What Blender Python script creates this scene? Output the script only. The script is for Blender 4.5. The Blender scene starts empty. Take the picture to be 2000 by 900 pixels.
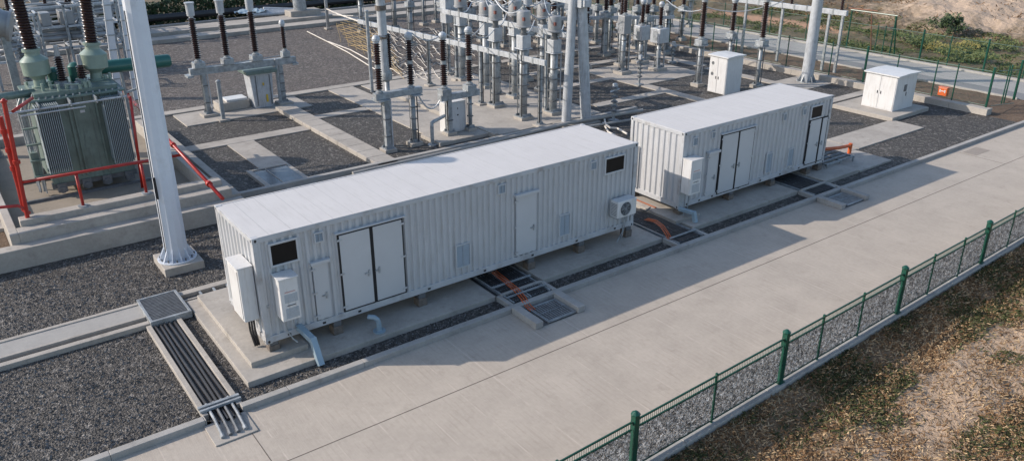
import bpy, bmesh, math, random
from mathutils import Vector, Matrix
R = math.radians; PI = math.pi
random.seed(11)
S = bpy.context.scene
COL = S.collection

# ---------------------------------------------------------------- camera
F, PIT, ROL, YAW = 1574.0, .4134, -.0017, .6351
CAM = Vector((-5.3667, -17.7234, 11.3417))
fw = Vector((math.sin(YAW)*math.cos(PIT), math.cos(YAW)*math.cos(PIT), -math.sin(PIT)))
rt0 = Vector((math.cos(YAW), -math.sin(YAW), 0)); up0 = rt0.cross(fw)
rt = rt0*math.cos(ROL)+up0*math.sin(ROL); up = -rt0*math.sin(ROL)+up0*math.cos(ROL)
cam = bpy.data.objects.new('camera', bpy.data.cameras.new('camera')); COL.objects.link(cam)
M = Matrix((rt, up, -fw)).transposed().to_4x4(); M.translation = CAM
cam.matrix_world = M
cam.data.sensor_width = 36; cam.data.lens = F/2000*36; cam.data.clip_end = 2000; cam.data.clip_start = .1
S.camera = cam
def ray(px, py): return fw*F + rt*(px-1000) - up*(py-450)
def G(px, py, z=0):
    d = ray(px, py); return CAM + d*((z-CAM.z)/d.z)
def onY(px, py, Y):
    d = ray(px, py); return CAM + d*((Y-CAM.y)/d.y)
def onX(px, py, X):
    d = ray(px, py); return CAM + d*((X-CAM.x)/d.x)

# ---------------------------------------------------------------- materials
def newmat(name):
    m = bpy.data.materials.new(name); m.use_nodes = True
    nt = m.node_tree; b = nt.nodes['Principled BSDF']
    return m, nt, b
def N(nt, t, **k):
    n = nt.nodes.new(t)
    for a, v in k.items():
        if a in n.inputs: n.inputs[a].default_value = v
        else: setattr(n, a, v)
    return n
def ramp(nt, src, stops):
    r = nt.nodes.new('ShaderNodeValToRGB'); e = r.color_ramp.elements
    while len(e) < len(stops): e.new(.5)
    for i, (p, c) in enumerate(stops):
        e[i].position = p; e[i].color = (c if len(c) == 4 else (*c, 1)) if isinstance(c, tuple) else (c, c, c, 1)
    nt.links.new(src, r.inputs['Fac']); return r.outputs['Color']
def mixc(nt, f, a, b, mode='MIX'):
    m = nt.nodes.new('ShaderNodeMix'); m.data_type = 'RGBA'; m.blend_type = mode
    for s, v in ((m.inputs[0], f), (m.inputs[6], a), (m.inputs[7], b)):
        if isinstance(v, (int, float)): s.default_value = v
        elif isinstance(v, tuple): s.default_value = (*v, 1)
        else: nt.links.new(v, s)
    return m.outputs[2]
def coord(nt, scale=(1, 1, 1)):
    tc = nt.nodes.new('ShaderNodeTexCoord'); mp = nt.nodes.new('ShaderNodeMapping')
    mp.inputs['Scale'].default_value = scale
    nt.links.new(tc.outputs['Object'], mp.inputs['Vector']); return mp.outputs['Vector']
def noise(nt, vec, sc, det=4, rough=.6):
    n = N(nt, 'ShaderNodeTexNoise', Scale=sc, Detail=det, Roughness=rough)
    nt.links.new(vec, n.inputs['Vector']); return n.outputs['Fac']
def bump(nt, b, h, st=.3, d=.02):
    bp = N(nt, 'ShaderNodeBump', Strength=st, Distance=d); nt.links.new(h, bp.inputs['Height'])
    nt.links.new(bp.outputs['Normal'], b.inputs['Normal'])

def m_plain(name, c, rough=.5, metal=0, var=.25, sc=3, bmp=.05, dirt=None, streak=False):
    m, nt, b = newmat(name); v = coord(nt)
    n = noise(nt, v, sc, 6, .65)
    lo = tuple(x*(1-var) for x in c); hi = tuple(min(1, x*(1+var*.5)) for x in c)
    col = ramp(nt, n, [(.3, lo), (.7, hi)])
    if dirt:
        v2 = coord(nt, (5, 5, .6) if streak is True else (streak or (1, 1, 1)))
        d = ramp(nt, noise(nt, v2, 2.2 if streak else 1.5, 7, .7), [(.52, 0.), (.75, 1.)])
        col = mixc(nt, d, col, dirt)
    nt.links.new(col, b.inputs['Base Color'])
    b.inputs['Roughness'].default_value = rough; b.inputs['Metallic'].default_value = metal
    if bmp: bump(nt, b, noise(nt, v, 40, 3), bmp, .01)
    return m

def m_gravel(name, lo, mid, hi, sc=22, tint=(.09, .075, .062), far=0.0):
    m, nt, b = newmat(name); v = coord(nt)
    # warp a little so the stones are irregular
    nz = N(nt, 'ShaderNodeTexNoise', Scale=9., Detail=2.); nt.links.new(v, nz.inputs['Vector'])
    vm = N(nt, 'ShaderNodeVectorMath', operation='MULTIPLY_ADD'); vm.inputs[1].default_value = (.06, .06, .06)
    nt.links.new(nz.outputs['Color'], vm.inputs[0]); nt.links.new(v, vm.inputs[2])
    vo = N(nt, 'ShaderNodeTexVoronoi', Scale=float(sc)); nt.links.new(vm.outputs[0], vo.inputs['Vector'])
    sep = N(nt, 'ShaderNodeSeparateColor'); nt.links.new(vo.outputs['Color'], sep.inputs[0])
    col = ramp(nt, sep.outputs[0], [(0., lo), (.55, mid), (.9, mid), (1., hi)])
    vo2 = N(nt, 'ShaderNodeTexVoronoi', Scale=sc*.47); nt.links.new(vm.outputs[0], vo2.inputs['Vector'])
    sep2 = N(nt, 'ShaderNodeSeparateColor'); nt.links.new(vo2.outputs['Color'], sep2.inputs[0])
    col = mixc(nt, .5, col, ramp(nt, sep2.outputs[1], [(0., lo), (.8, mid), (1., hi)]))
    big = ramp(nt, noise(nt, v, .35, 5, .7), [(.35, 0.), (.75, .75)])
    col = mixc(nt, big, col, mixc(nt, .55, col, tint))
    ed = ramp(nt, vo.outputs['Distance'], [(.0, 1.), (.55, .75), (.9, .25)])
    col = mixc(nt, 1., col, ed, 'MULTIPLY')
    nt.links.new(col, b.inputs['Base Color']); b.inputs['Roughness'].default_value = .75
    inv = N(nt, 'ShaderNodeMath', operation='SUBTRACT'); inv.inputs[0].default_value = 1.
    nt.links.new(vo.outputs['Distance'], inv.inputs[1])
    add = N(nt, 'ShaderNodeMath', operation='ADD'); nt.links.new(inv.outputs[0], add.inputs[0]); nt.links.new(sep2.outputs[0], add.inputs[1])
    bump(nt, b, add.outputs[0], 1., .035)
    return m

def m_concrete(name, c, var=.22, stain=(.12, .10, .085), st=.5, broom=None, bsc=40, rough=.85, lines=False):
    m, nt, b = newmat(name); v = coord(nt)
    n1 = noise(nt, v, .7, 8, .7); n2 = noise(nt, v, 9, 6, .7)
    lo = tuple(x*(1-var) for x in c); hi = tuple(min(1, x*(1+var*.6)) for x in c)
    col = ramp(nt, n1, [(.3, lo), (.7, hi)])
    col = mixc(nt, .35, col, ramp(nt, n2, [(.3, lo), (.75, hi)]))
    s = ramp(nt, noise(nt, v, 1.7, 10, .75), [(.55, 0.), (.82, st)])
    col = mixc(nt, s, col, stain)
    h = n2
    if broom:
        vb = coord(nt, broom); w = noise(nt, vb, bsc, 3, .6)
        col = mixc(nt, .28, col, ramp(nt, w, [(.3, lo), (.7, tuple(min(1, x*1.15) for x in c))]))
        ad = N(nt, 'ShaderNodeMath', operation='ADD'); nt.links.new(w, ad.inputs[0]); nt.links.new(n2, ad.inputs[1]); h = ad.outputs[0]
    if lines:   # shallow pale score lines left by the screed, about a metre apart, broken by wear
        sp = N(nt, 'ShaderNodeSeparateXYZ'); nt.links.new(v, sp.inputs[0])
        for (sc_, w_, lo_, hi_, colr, ax) in ((1.06, .028, .42, .58, (.62, .54, .46), 0), (.16, .3, .45, .7, (.29, .245, .20), 0)):
            d = N(nt, 'ShaderNodeMath', operation='DIVIDE'); nt.links.new(sp.outputs[ax], d.inputs[0]); d.inputs[1].default_value = sc_
            f = N(nt, 'ShaderNodeMath', operation='FRACT'); nt.links.new(d.outputs[0], f.inputs[0])
            l = N(nt, 'ShaderNodeMath', operation='LESS_THAN'); nt.links.new(f.outputs[0], l.inputs[0]); l.inputs[1].default_value = w_
            k_ = N(nt, 'ShaderNodeMath', operation='MULTIPLY'); nt.links.new(l.outputs[0], k_.inputs[0])
            nt.links.new(ramp(nt, noise(nt, v, 1.3, 5, .7), [(lo_, 0.), (hi_, .36)]), k_.inputs[1])
            col = mixc(nt, k_.outputs[0], col, colr)
    nt.links.new(col, b.inputs['Base Color']); b.inputs['Roughness'].default_value = rough
    bump(nt, b, h, .35, .01)
    return m

def m_wire(name, c, cell, w, ax=(0, 2), fill=0., metal=.2, rough=.5):
    """welded wire mesh: a sheet pierced by a real square grid in the sheet's own space"""
    m, nt, b = newmat(name); v = coord(nt)
    sp = N(nt, 'ShaderNodeSeparateXYZ'); nt.links.new(v, sp.inputs[0])
    outs = []
    for i, a in enumerate(ax):
        cc = cell[i]
        d = N(nt, 'ShaderNodeMath', operation='DIVIDE'); nt.links.new(sp.outputs[a], d.inputs[0]); d.inputs[1].default_value = cc
        f = N(nt, 'ShaderNodeMath', operation='FRACT'); nt.links.new(d.outputs[0], f.inputs[0])
        l = N(nt, 'ShaderNodeMath', operation='LESS_THAN'); nt.links.new(f.outputs[0], l.inputs[0]); l.inputs[1].default_value = w/cc
        outs.append(l.outputs[0])
    mx = N(nt, 'ShaderNodeMath', operation='MAXIMUM'); nt.links.new(outs[0], mx.inputs[0]); nt.links.new(outs[1], mx.inputs[1])
    nt.links.new(mx.outputs[0], b.inputs['Alpha'])
    b.inputs['Base Color'].default_value = (*c, 1); b.inputs['Roughness'].default_value = rough; b.inputs['Metallic'].default_value = metal
    return m

def m_knit(name):
    """dense crimped grey mesh: irregular loops with small dark gaps"""
    m, nt, b = newmat(name); v = coord(nt)
    nz = N(nt, 'ShaderNodeTexNoise', Scale=11., Detail=2.); nt.links.new(v, nz.inputs['Vector'])
    vm = N(nt, 'ShaderNodeVectorMath', operation='MULTIPLY_ADD'); vm.inputs[1].default_value = (.16, .16, .16)
    nt.links.new(nz.outputs['Color'], vm.inputs[0]); nt.links.new(v, vm.inputs[2])
    vo = N(nt, 'ShaderNodeTexVoronoi', Scale=24., feature='DISTANCE_TO_EDGE'); nt.links.new(vm.outputs[0], vo.inputs['Vector'])
    vc = N(nt, 'ShaderNodeTexVoronoi', Scale=24.); nt.links.new(vm.outputs[0], vc.inputs['Vector'])
    sep = N(nt, 'ShaderNodeSeparateColor'); nt.links.new(vc.outputs['Color'], sep.inputs[0])
    col = ramp(nt, sep.outputs[0], [(0., .05), (.5, .24), (.8, .52), (1., 1.)])
    col = mixc(nt, 1., col, ramp(nt, vo.outputs['Distance'], [(.0, 1.), (.12, .95), (.3, .3)]), 'MULTIPLY')
    nt.links.new(col, b.inputs['Base Color'])
    al = ramp(nt, vo.outputs['Distance'], [(.0, 1.), (.18, 1.), (.21, 0.), (1., 0.)])
    nt.links.new(al, b.inputs['Alpha'])
    b.inputs['Roughness'].default_value = .5
    tr = N(nt, 'ShaderNodeBsdfTranslucent'); nt.links.new(col, tr.inputs['Color'])
    tp = N(nt, 'ShaderNodeBsdfTransparent'); m1 = nt.nodes.new('ShaderNodeMixShader'); m2 = nt.nodes.new('ShaderNodeMixShader')
    nt.links.new(al, m1.inputs[0]); nt.links.new(tp.outputs[0], m1.inputs[1]); nt.links.new(tr.outputs[0], m1.inputs[2])
    m2.inputs[0].default_value = .45; nt.links.new(b.outputs[0], m2.inputs[1]); nt.links.new(m1.outputs[0], m2.inputs[2])
    nt.links.new(m2.outputs[0], nt.nodes['Material Output'].inputs['Surface'])
    bump(nt, b, sep.outputs[1], .8, .02)
    return m

def m_soil(name, stops, sc=.25, bsc=6, warp=0., extra=None):
    m, nt, b = newmat(name); v = coord(nt)
    n = noise(nt, v, sc, 10, .68)
    col = ramp(nt, n, stops)
    n2 = noise(nt, v, sc*14, 6, .7)
    col = mixc(nt, .45, col, ramp(nt, n2, [(.3, stops[0][1]), (.55, stops[1][1]), (.75, stops[-1][1])]))
    if extra:   # sandy region: (colour, centre x, centre y, rx, ry)
        for (c2, cx, cy, rx, ry, ang) in extra:
            tc = nt.nodes.new('ShaderNodeTexCoord'); mp = nt.nodes.new('ShaderNodeMapping'); mp.vector_type = 'TEXTURE'
            mp.inputs['Location'].default_value = (cx, cy, 0); mp.inputs['Scale'].default_value = (rx, ry, 1e3); mp.inputs['Rotation'].default_value = (0, 0, ang)
            nt.links.new(tc.outputs['Object'], mp.inputs['Vector'])
            ln = N(nt, 'ShaderNodeVectorMath', operation='LENGTH'); nt.links.new(mp.outputs['Vector'], ln.inputs[0])
            nn = N(nt, 'ShaderNodeMath', operation='MULTIPLY_ADD'); nt.links.new(noise(nt, v, .9, 8, .75), nn.inputs[0]); nn.inputs[1].default_value = 1.9
            nt.links.new(ln.outputs['Value'], nn.inputs[2])
            f = ramp(nt, nn.outputs[0], [(.0, 1.), (.83, .95), (.99, 0.)])
            sc_ = N(nt, 'ShaderNodeMath', operation='MULTIPLY'); nt.links.new(nn.outputs[0], sc_.inputs[0]); sc_.inputs[1].default_value = .5
            f = ramp(nt, sc_.outputs[0], [(.72, 1.), (1., 0.)])
            col = mixc(nt, f, col, c2)
    nt.links.new(col, b.inputs['Base Color']); b.inputs['Roughness'].default_value = .95
    ad = N(nt, 'ShaderNodeMath', operation='ADD'); nt.links.new(noise(nt, v, bsc, 8, .7), ad.inputs[0]); nt.links.new(n2, ad.inputs[1])
    bump(nt, b, ad.outputs[0], .9, .12)
    return m

GRAVEL = m_gravel('gravel_dark', (.02, .019, .018), (.115, .105, .094), (.46, .43, .39))
GRAVEL2 = m_gravel('gravel_brown', (.035, .03, .027), (.165, .142, .125), (.42, .38, .34), 15, (.24, .195, .16))
ROAD = m_concrete('road_concrete', (.435, .383, .322), .26, (.24, .205, .165), .95, (9, .45, 1), 7, lines=True)
CONC = m_concrete('slab_concrete', (.38, .35, .31), .34, (.13, .11, .09), .85)
KERBM = m_concrete('kerb_concrete', (.36, .345, .32), .3, (.13, .12, .11), .8)
PAVER = m_concrete('strip_paving', (.33, .32, .30), .25, (.14, .13, .12), .5, (1, 14, 1), 6)
ASPH = m_concrete('asphalt', (.085, .083, .082), .2, (.05, .05, .05), .4)
WHITE = m_plain('white_painted_steel', (.455, .465, .478), .42, 0, .07, 1.2, .03, (.345, .34, .325), True)
WHITER = m_plain('white_roof_paint', (.56, .54, .52), .55, 0, .06, .8, .04, (.47, .45, .425), (7, .5, 1))
SEAM = m_plain('roof_seam_shadow', (.40, .395, .39), .6, 0, .1)
WHITED = m_plain('white_door_paint', (.47, .482, .495), .38, 0, .05, 1.2, .02)
RAIL = m_plain('white_frame_rail', (.44, .452, .465), .45, 0, .15, 2, .03, (.22, .19, .165))
CABW = m_plain('cabinet_white', (.60, .60, .595), .4, 0, .07, 1.5, .02, (.44, .42, .39), True)
SEAL = m_plain('black_rubber', (.015, .015, .017), .7, 0, .1)
GLASS = m_plain('dark_window', (.012, .011, .011), .35, 0, .2, 2, 0)
GLASS.node_tree.nodes['Principled BSDF'].inputs['Specular IOR Level'].default_value = .15
LOUV = m_plain('louvre_grey', (.30, .34, .38), .5, 0, .1)
GALV = m_plain('galvanised_steel', (.33, .355, .37), .45, .2, .4, 5, .05, (.13, .135, .14))
GALVL = m_plain('light_painted_steel', (.43, .455, .48), .45, .1, .2, 3, .04, (.20, .20, .20), True)
GALVD = m_plain('dark_weathered_steel', (.16, .17, .18), .5, .4, .35, 6, .05)
POLEM = m_plain('pale_pole_paint', (.60, .64, .70), .42, .05, .08, 1.5, .04, (.48, .50, .53))
PORC = m_plain('brown_porcelain', (.032, .015, .012), .25, 0, .35, 6, 0)
CANM = m_plain('grey_canister_paint', (.29, .30, .31), .4, .1, .15, 3, .03)
TGRN = m_plain('transformer_green', (.135, .185, .165), .42, 0, .3, 2, .04, (.05, .065, .06), True)
TGRN2 = m_plain('bushing_pale_green', (.22, .285, .24), .4, 0, .12, 3, .03)
TEAL = m_plain('teal_pipe_paint', (.025, .12, .10), .35, 0, .15, 3, .02)
FINM = m_plain('radiator_fin_grey', (.32, .37, .385), .4, .1, .12, 2, .03)
RED = m_plain('red_pipe_paint', (.38, .022, .014), .35, 0, .25, 3, .03)
ORNG = m_plain('orange_conduit', (.58, .12, .03), .4, 0, .15, 3, .02)
ORNGSH = m_plain('shaded_orange', (.32, .09, .03), .6, 0, .3)  # orange darkened in its colour for the shade under the container
CABG = m_plain('grey_cable', (.06, .062, .065), .45, 0, .3)
YELL = m_plain('yellow_paint', (.6, .42, .04), .45, 0, .15)
FGRN = m_plain('green_fence_paint', (.006, .062, .04), .35, 0, .2, 4, .02)
CABLE = m_plain('black_cable', (.025, .025, .027), .4, 0, .2, 5, .02)
BLUEP = m_plain('grey_blue_pipe', (.27, .36, .42), .4, .1, .15)
RUST = m_plain('rusty_block', (.15, .125, .105), .8, 0, .4, 8, .2)
ROPE = m_plain('tan_net', (.42, .30, .13), .7, 0, .45, 1.5, .1)
ROPEW = m_plain('pale_rope', (.62, .58, .52), .7, 0, .2)
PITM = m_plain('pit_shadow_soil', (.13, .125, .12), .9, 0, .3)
KNIT = m_knit('crimped_grey_mesh')
WIREG = m_wire('green_wire_mesh_x', (.02, .13, .08), (.055, .2), .0025, (1, 2))
WIREGX = m_wire('green_wire_mesh_y', (.02, .13, .08), (.055, .2), .0025, (0, 2))
REDM = m_plain('red_mark', (.16, .05, .04), .5, 0, .1)
SOIL = m_soil('bare_soil', [(.3, (.075, .045, .028)), (.55, (.15, .10, .065)), (.75, (.26, .19, .13))], .4, 8)
TERR = m_soil('hill_earth', [(.3, (.05, .05, .02)), (.5, (.13, .095, .055)), (.68, (.25, .18, .12))], .12, 3,
              extra=[((.42, .32, .235), 69, 14.5, 9, 11, 0.), ((.46, .37, .28), 88, 24, 9, 9, 0.), ((.42, .24, .15), 55, 26, 2, 9, 0.)])
VERGE = m_soil('verge_earth', [(.3, (.12, .08, .038)), (.5, (.26, .175, .10)), (.68, (.46, .35, .235))], .8, 9,
               extra=[((.52, .385, .27), 17, -11.2, 15, 1.6, R(1.7)), ((.46, .34, .235), 14, -13.7, 14, 1.3, R(2))])

# ---------------------------------------------------------------- mesh helpers
class MB:
    def __init__(s): s.v = []; s.f = []; s.k = []
    def add(s, vs, fs):
        o = len(s.v); s.k.append((o, len(s.f))); s.v += [tuple(p) for p in vs]; s.f += [tuple(i+o for i in f) for f in fs]; return s
    def box(s, x0, x1, y0, y1, z0, z1):
        if x0 > x1: x0, x1 = x1, x0
        if y0 > y1: y0, y1 = y1, y0
        if z0 > z1: z0, z1 = z1, z0
        return s.add([(x0,y0,z0),(x1,y0,z0),(x1,y1,z0),(x0,y1,z0),(x0,y0,z1),(x1,y0,z1),(x1,y1,z1),(x0,y1,z1)],
              [(0,3,2,1),(4,5,6,7),(0,1,5,4),(1,2,6,5),(2,3,7,6),(3,0,4,7)])
    def cbox(s, c, sx, sy, sz): return s.box(c[0]-sx/2, c[0]+sx/2, c[1]-sy/2, c[1]+sy/2, c[2]-sz/2, c[2]+sz/2)
    def bar(s, a, b, w, h):
        """rectangular bar from a to b, w across, h along the up side"""
        a = Vector(a); b = Vector(b); d = (b-a).normalized()
        ref = Vector((0,0,1)) if abs(d.z) < .95 else Vector((0,1,0))
        x = d.cross(ref).normalized()*w/2; y = x.cross(d).normalized()*h/2
        vs = [a-x-y, a+x-y, a+x+y, a-x+y, b-x-y, b+x-y, b+x+y, b-x+y]
        return s.add(vs, [(0,1,2,3),(7,6,5,4),(0,4,5,1),(1,5,6,2),(2,6,7,3),(3,7,4,0)])
    def tube(s, a, b, r, r2=None, n=10, caps=True):
        r2 = r if r2 is None else r2; a = Vector(a); b = Vector(b); d = (b-a).normalized()
        ref = Vector((0,0,1)) if abs(d.z) < .95 else Vector((0,1,0))
        x = d.cross(ref).normalized(); y = d.cross(x)
        vs = []
        for c, q in ((a, r), (b, r2)):
            for i in range(n):
                t = 2*PI*i/n; vs.append(c + x*math.cos(t)*q + y*math.sin(t)*q)
        fs = [(i, i+n, (i+1) % n+n, (i+1) % n) for i in range(n)]
        if caps: fs += [tuple(range(n)), tuple(range(2*n-1, n-1, -1))]
        return s.add(vs, fs)
    def path(s, pts, r, n=6):
        pts = [Vector(p) for p in pts]; vs = []
        prev = None
        for k, p in enumerate(pts):
            d = (pts[min(k+1, len(pts)-1)] - pts[max(k-1, 0)]).normalized()
            ref = Vector((0,0,1)) if abs(d.z) < .9 else Vector((0,1,0))
            x = d.cross(ref).normalized()
            if prev and x.dot(prev) < 0: x = -x
            prev = x; y = d.cross(x)
            for i in range(n):
                t = 2*PI*i/n; vs.append(p + x*math.cos(t)*r + y*math.sin(t)*r)
        fs = []
        for k in range(len(pts)-1):
            for i in range(n): fs.append((k*n+i, (k+1)*n+i, (k+1)*n+(i+1) % n, k*n+(i+1) % n))
        fs += [tuple(range(n)), tuple(range(len(vs)-1, len(vs)-n-1, -1))]
        return s.add(vs, fs)
    def lathe(s, a, d, prof, n=14):
        """prof = [(r, h)] swept round the axis from a along d"""
        a = Vector(a); d = Vector(d).normalized()
        ref = Vector((0,0,1)) if abs(d.z) < .9 else Vector((0,1,0))
        x = d.cross(ref).normalized(); y = d.cross(x); vs = []
        for (r, h) in prof:
            for i in range(n):
                t = 2*PI*i/n; vs.append(a + d*h + x*math.cos(t)*r + y*math.sin(t)*r)
        fs = []
        for k in range(len(prof)-1):
            for i in range(n): fs.append((k*n+i, (k+1)*n+i, (k+1)*n+(i+1) % n, k*n+(i+1) % n))
        fs += [tuple(range(n)), tuple(range(len(vs)-1, len(vs)-n-1, -1))]
        return s.add(vs, fs)
    def sheds(s, a, b, r, n=14, pitch=.095, core=.52):
        a = Vector(a); b = Vector(b); L = (b-a).length; k = max(3, int(L/pitch)); pr = []
        for i in range(k):
            h = L*i/k; q = L/k; rr = r if i % 2 else r*.9
            pr += [(r*core, h), (rr, h+q*.25), (rr*.97, h+q*.42), (r*core, h+q*.8)]
        pr.append((r*core, L))
        return s.lathe(a, b-a, pr, n)

WL = {}
def tag(o, label=None, cat=None, group=None, kind=None):
    if label: o['label'] = label
    if cat: o['category'] = cat
    if group: o['group'] = group
    if kind: o['kind'] = kind
    return o
def thing(name, label, cat, loc, group=None):
    o = bpy.data.objects.new(name, None); COL.objects.link(o); o.location = loc; o.empty_display_size = .3
    WL[o.name] = Vector(loc); return tag(o, label, cat, group)
SPLIT = {'corner_post', 'upright', 'skid', 'rail', 'crossbar', 'box', 'top_rail', 'bottom_rail', 'cross_plate', 'leg', 'footing', 'side_rail', 'rail_track',
         'bracket', 'rail_bracket', 'front_rail', 'conduit', 'pipe_run', 'hose', 'cable_tail', 'loose_pipe', 'clamp', 'bar', 'cable', 'underframe', 'side_box', 'band', 'stripe', 'conservator_stand', 'stand', 'rail_slot', 'lid_fitting', 'insulator_row', 'frame_tube', 'stem_pipe'}
def part(name, mb, mat, parent=None, origin=None, bev=0, smooth=False, label=None):
    if name in SPLIT and parent and len(mb.k) > 1:
        ks = mb.k + [(len(mb.v), len(mb.f))]; o = None
        for (v0, f0), (v1, f1) in zip(ks, ks[1:]):
            q = MB(); q.v = mb.v[v0:v1]; q.f = [tuple(i-v0 for i in f) for f in mb.f[f0:f1]]; q.k = [(0, 0)]
            o = part(name, q, mat, parent, origin, bev, smooth, label)
        return o
    me = bpy.data.meshes.new(name)
    org = WL[parent.name] if parent else Vector(origin or (0, 0, 0))
    me.from_pydata([(x-org.x, y-org.y, z-org.z) for x, y, z in mb.v], [], mb.f); me.update()
    bm = bmesh.new(); bm.from_mesh(me); bmesh.ops.recalc_face_normals(bm, faces=bm.faces)
    if smooth:
        for f in bm.faces: f.smooth = len(f.verts) <= 4
        for e in bm.edges:
            if len(e.link_faces) == 2 and e.calc_face_angle(0) > R(29): e.smooth = False
    bm.to_mesh(me); bm.free()
    o = bpy.data.objects.new(name, me); COL.objects.link(o); me.materials.append(mat)
    if parent: o.parent = parent; WL[o.name] = org
    else: o.location = org; WL[o.name] = org
    if bev:
        bv = o.modifiers.new('bevel', 'BEVEL'); bv.width = bev; bv.segments = 2; bv.limit_method = 'ANGLE'
    if label: o['label'] = label
    return o
def struct(name, mb, mat, bev=0): return tag(part(name, mb, mat, None, None, bev), kind='structure')
def dup(root, loc, label=None, rz=None):
    def cp(o, par):
        c = o.copy(); COL.objects.link(c)
        if par: c.parent = par
        for ch in list(o.children): cp(ch, c)
        return c
    r = cp(root, None); r.location = loc
    if rz is not None: r.rotation_euler.z = rz
    if label: r['label'] = label
    return r
def sheet(x0, x1, y0, y1, z): return MB().add([(x0,y0,z),(x1,y0,z),(x1,y1,z),(x0,y1,z)], [(0,1,2,3)])
def grid(x0, x1, y0, y1, step, hf):
    nx = int((x1-x0)/step)+1; ny = int((y1-y0)/step)+1; m = MB()
    for j in range(ny):
        for i in range(nx):
            x = x0+(x1-x0)*i/(nx-1); y = y0+(y1-y0)*j/(ny-1); m.v.append((x, y, hf(x, y)))
    m.f = [(j*nx+i, j*nx+i+1, (j+1)*nx+i+1, (j+1)*nx+i) for j in range(ny-1) for i in range(nx-1)]
    return m
from mathutils import noise as MN
def fbm(x, y, s, o=5): return MN.fractal(Vector((x*s, y*s, 3.1)), 1., 2., o)

# ================================================================ SETTING
struct('ground', sheet(-900, 900, -900, 900, -.12), TERR)
struct('gravel_yard', sheet(-14, 38.4, -1.5, 26, 0), GRAVEL)
struct('gravel_field', sheet(-20, 38.4, 26, 46.4, 0), GRAVEL2)
def shear(m):
    m.v = [(x, y+.03*(x-16)+.17, z) for x, y, z in m.v]; return m
ro = [(-30, -1.6), (75, -1.6), (75, -6.3), (-30, -9.45)]
rd = MB().add([(x, y, -.1) for x, y in ro]+[(x, y, 0) for x, y in ro], [(0,1,2,3),(4,5,6,7),(0,1,5,4),(1,2,6,5),(2,3,7,6),(3,0,4,7)])
struct('road', rd, ROAD)
j = MB()
j.box(-30, 75, -3.862, -3.842, 0, .004)
for x in (-1.35, 31.2): j.box(x-.009, x+.009, -3.84, -1.66, 0, .004)
struct('road_joint', j, m_plain('joint_dirt', (.13, .11, .09), .9))
# kerb with small gaps between its stones
k = MB()
x = -14.0
while x < 60:
    x1 = min(x+1.98, 60)
    segs = [(x, x1)]
    for (g0, g1) in ((-2.06, -1.24), ):
        ns = []
        for a, b in segs:
            if b <= g0 or a >= g1: ns.append((a, b))
            else:
                if a < g0: ns.append((a, g0))
                if b > g1: ns.append((g1, b))
        segs = ns
    for a, b in segs: k.box(a, b, -1.62, -1.42, -.05, .15)
    x += 1.985
struct('kerb', k, KERBM, .012)

def verge_h(x, y):
    t = min(1, max(0, (-8.7-y)/2)); return .05 + t*(.14*fbm(x, y, .5) + .04*fbm(x, y, 3))
struct('verge_ground', shear(grid(-2, 46, -24, -8.42, .16, verge_h)), VERGE)
def hill_h(x, y):
    t = min(1, max(0, (x-48.6)/6)); a = max(0, 1-((x-72)/12)**2-((y-15)/12)**2)
    return -.04 + t*(.5*fbm(x, y, .12)+.34*fbm(x, y, .45)) + 1.6*a*t
struct('hillside', grid(48.4, 130, -20, 75, .55, hill_h), TERR)
struct('rough_ground', grid(20, 48.4, 46.6, 75, .5, lambda x, y: .05+.1*fbm(x, y, .4)), SOIL)
struct('soil_strip', grid(38.9, 43.2, .9, 46, .35, lambda x, y: .0+.05*fbm(x, y, 1.1)), SOIL)
struct('gravel_corner', sheet(38.4, 48, -1.5, .9, .0), SOIL)
struct('back_road', sheet(43.2, 47.7, -1.6, 60, .02), PAVER)
struct('back_road_shaded_strip', sheet(43.3, 44.7, -1.6, 60, .026), m_concrete('shaded_grey', (.2, .2, .2), .15))  # shaded side of the road, its shade put into a grey strip
e = MB(); e.box(43.08, 43.2, .9, 46, -.05, .1); e.box(47.7, 47.95, -1.4, 60, -.05, .14)
struct('back_road_kerb', e, KERBM, .01)

# yard slabs and strips -------------------------------------------------
def slab(name, x0, x1, y0, y1, z, mat=CONC, z0=-.05): return struct(name, MB().box(x0, x1, y0, y1, z0, z), mat, .012)
slab('equipment_slab', 4.6, 11.2, 22.9, 25.4, .06)
slab('yard_path', -12, 24, 25.6, 26.3, .08)
b = MB(); y = 11.75
while y < 23.2: b.box(9.3, 10.25, y, min(y+.98, 23.3), -.05, .2); y += 1.0
struct('trench_cover_path', b, CONC, .015)
slab('cross_path', 3.3, 9.28, 18.75, 19.6, .05)
slab('side_path', 5.2, 6.45, 10.5, 18.74, .04)
slab('link_path', 10.27, 13.3, 20.35, 21.0, .05)
slab('long_path', 13.35, 14.9, 14.6, 25.58, .06)
slab('long_path_end', 16.0, 22.6, 12.35, 22.8, .12)
b = MB(); y = 12.3
while y < 22: b.box(15.72, 15.98, y, y+1.18, -.05, .22); y += 1.2
struct('slab_edging', b, CONC, .012)
slab('wide_slab', 15.4, 22.5, 22.85, 25.5, .05)
slab('walk_slab', 14.92, 15.7, 14.7, 22.8, .04)
slab('strip_path', 24, 30.6, 17.85, 18.45, .04)
slab('diagonal_slab', 28.4, 34.2, 15.6, 20.6, .05)
slab('strip_path', 28.55, 29.25, 9.5, 15.58, .06)
slab('strip_path', 23.4, 28.53, 13.5, 14.15, .05)
slab('strip_path', 35.2, 35.9, 9.8, 16.5, .05)
slab('strip_path', 24, 34.9, 21.5, 22.2, .05)
slab('strip_path', 35.3, 36.1, 17, 30, .05)
slab('strip_path', 25.5, 38.3, 25.6, 26.3, .06)
slab('strip_path', 32.5, 38.3, 6.5, 7.1, .05)
slab('path_slab', 28.0, 33.6, 1.05, 2.75, .05)
slab('path_slab', 24.9, 27.9, 1.05, 2.75, .06)
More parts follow.
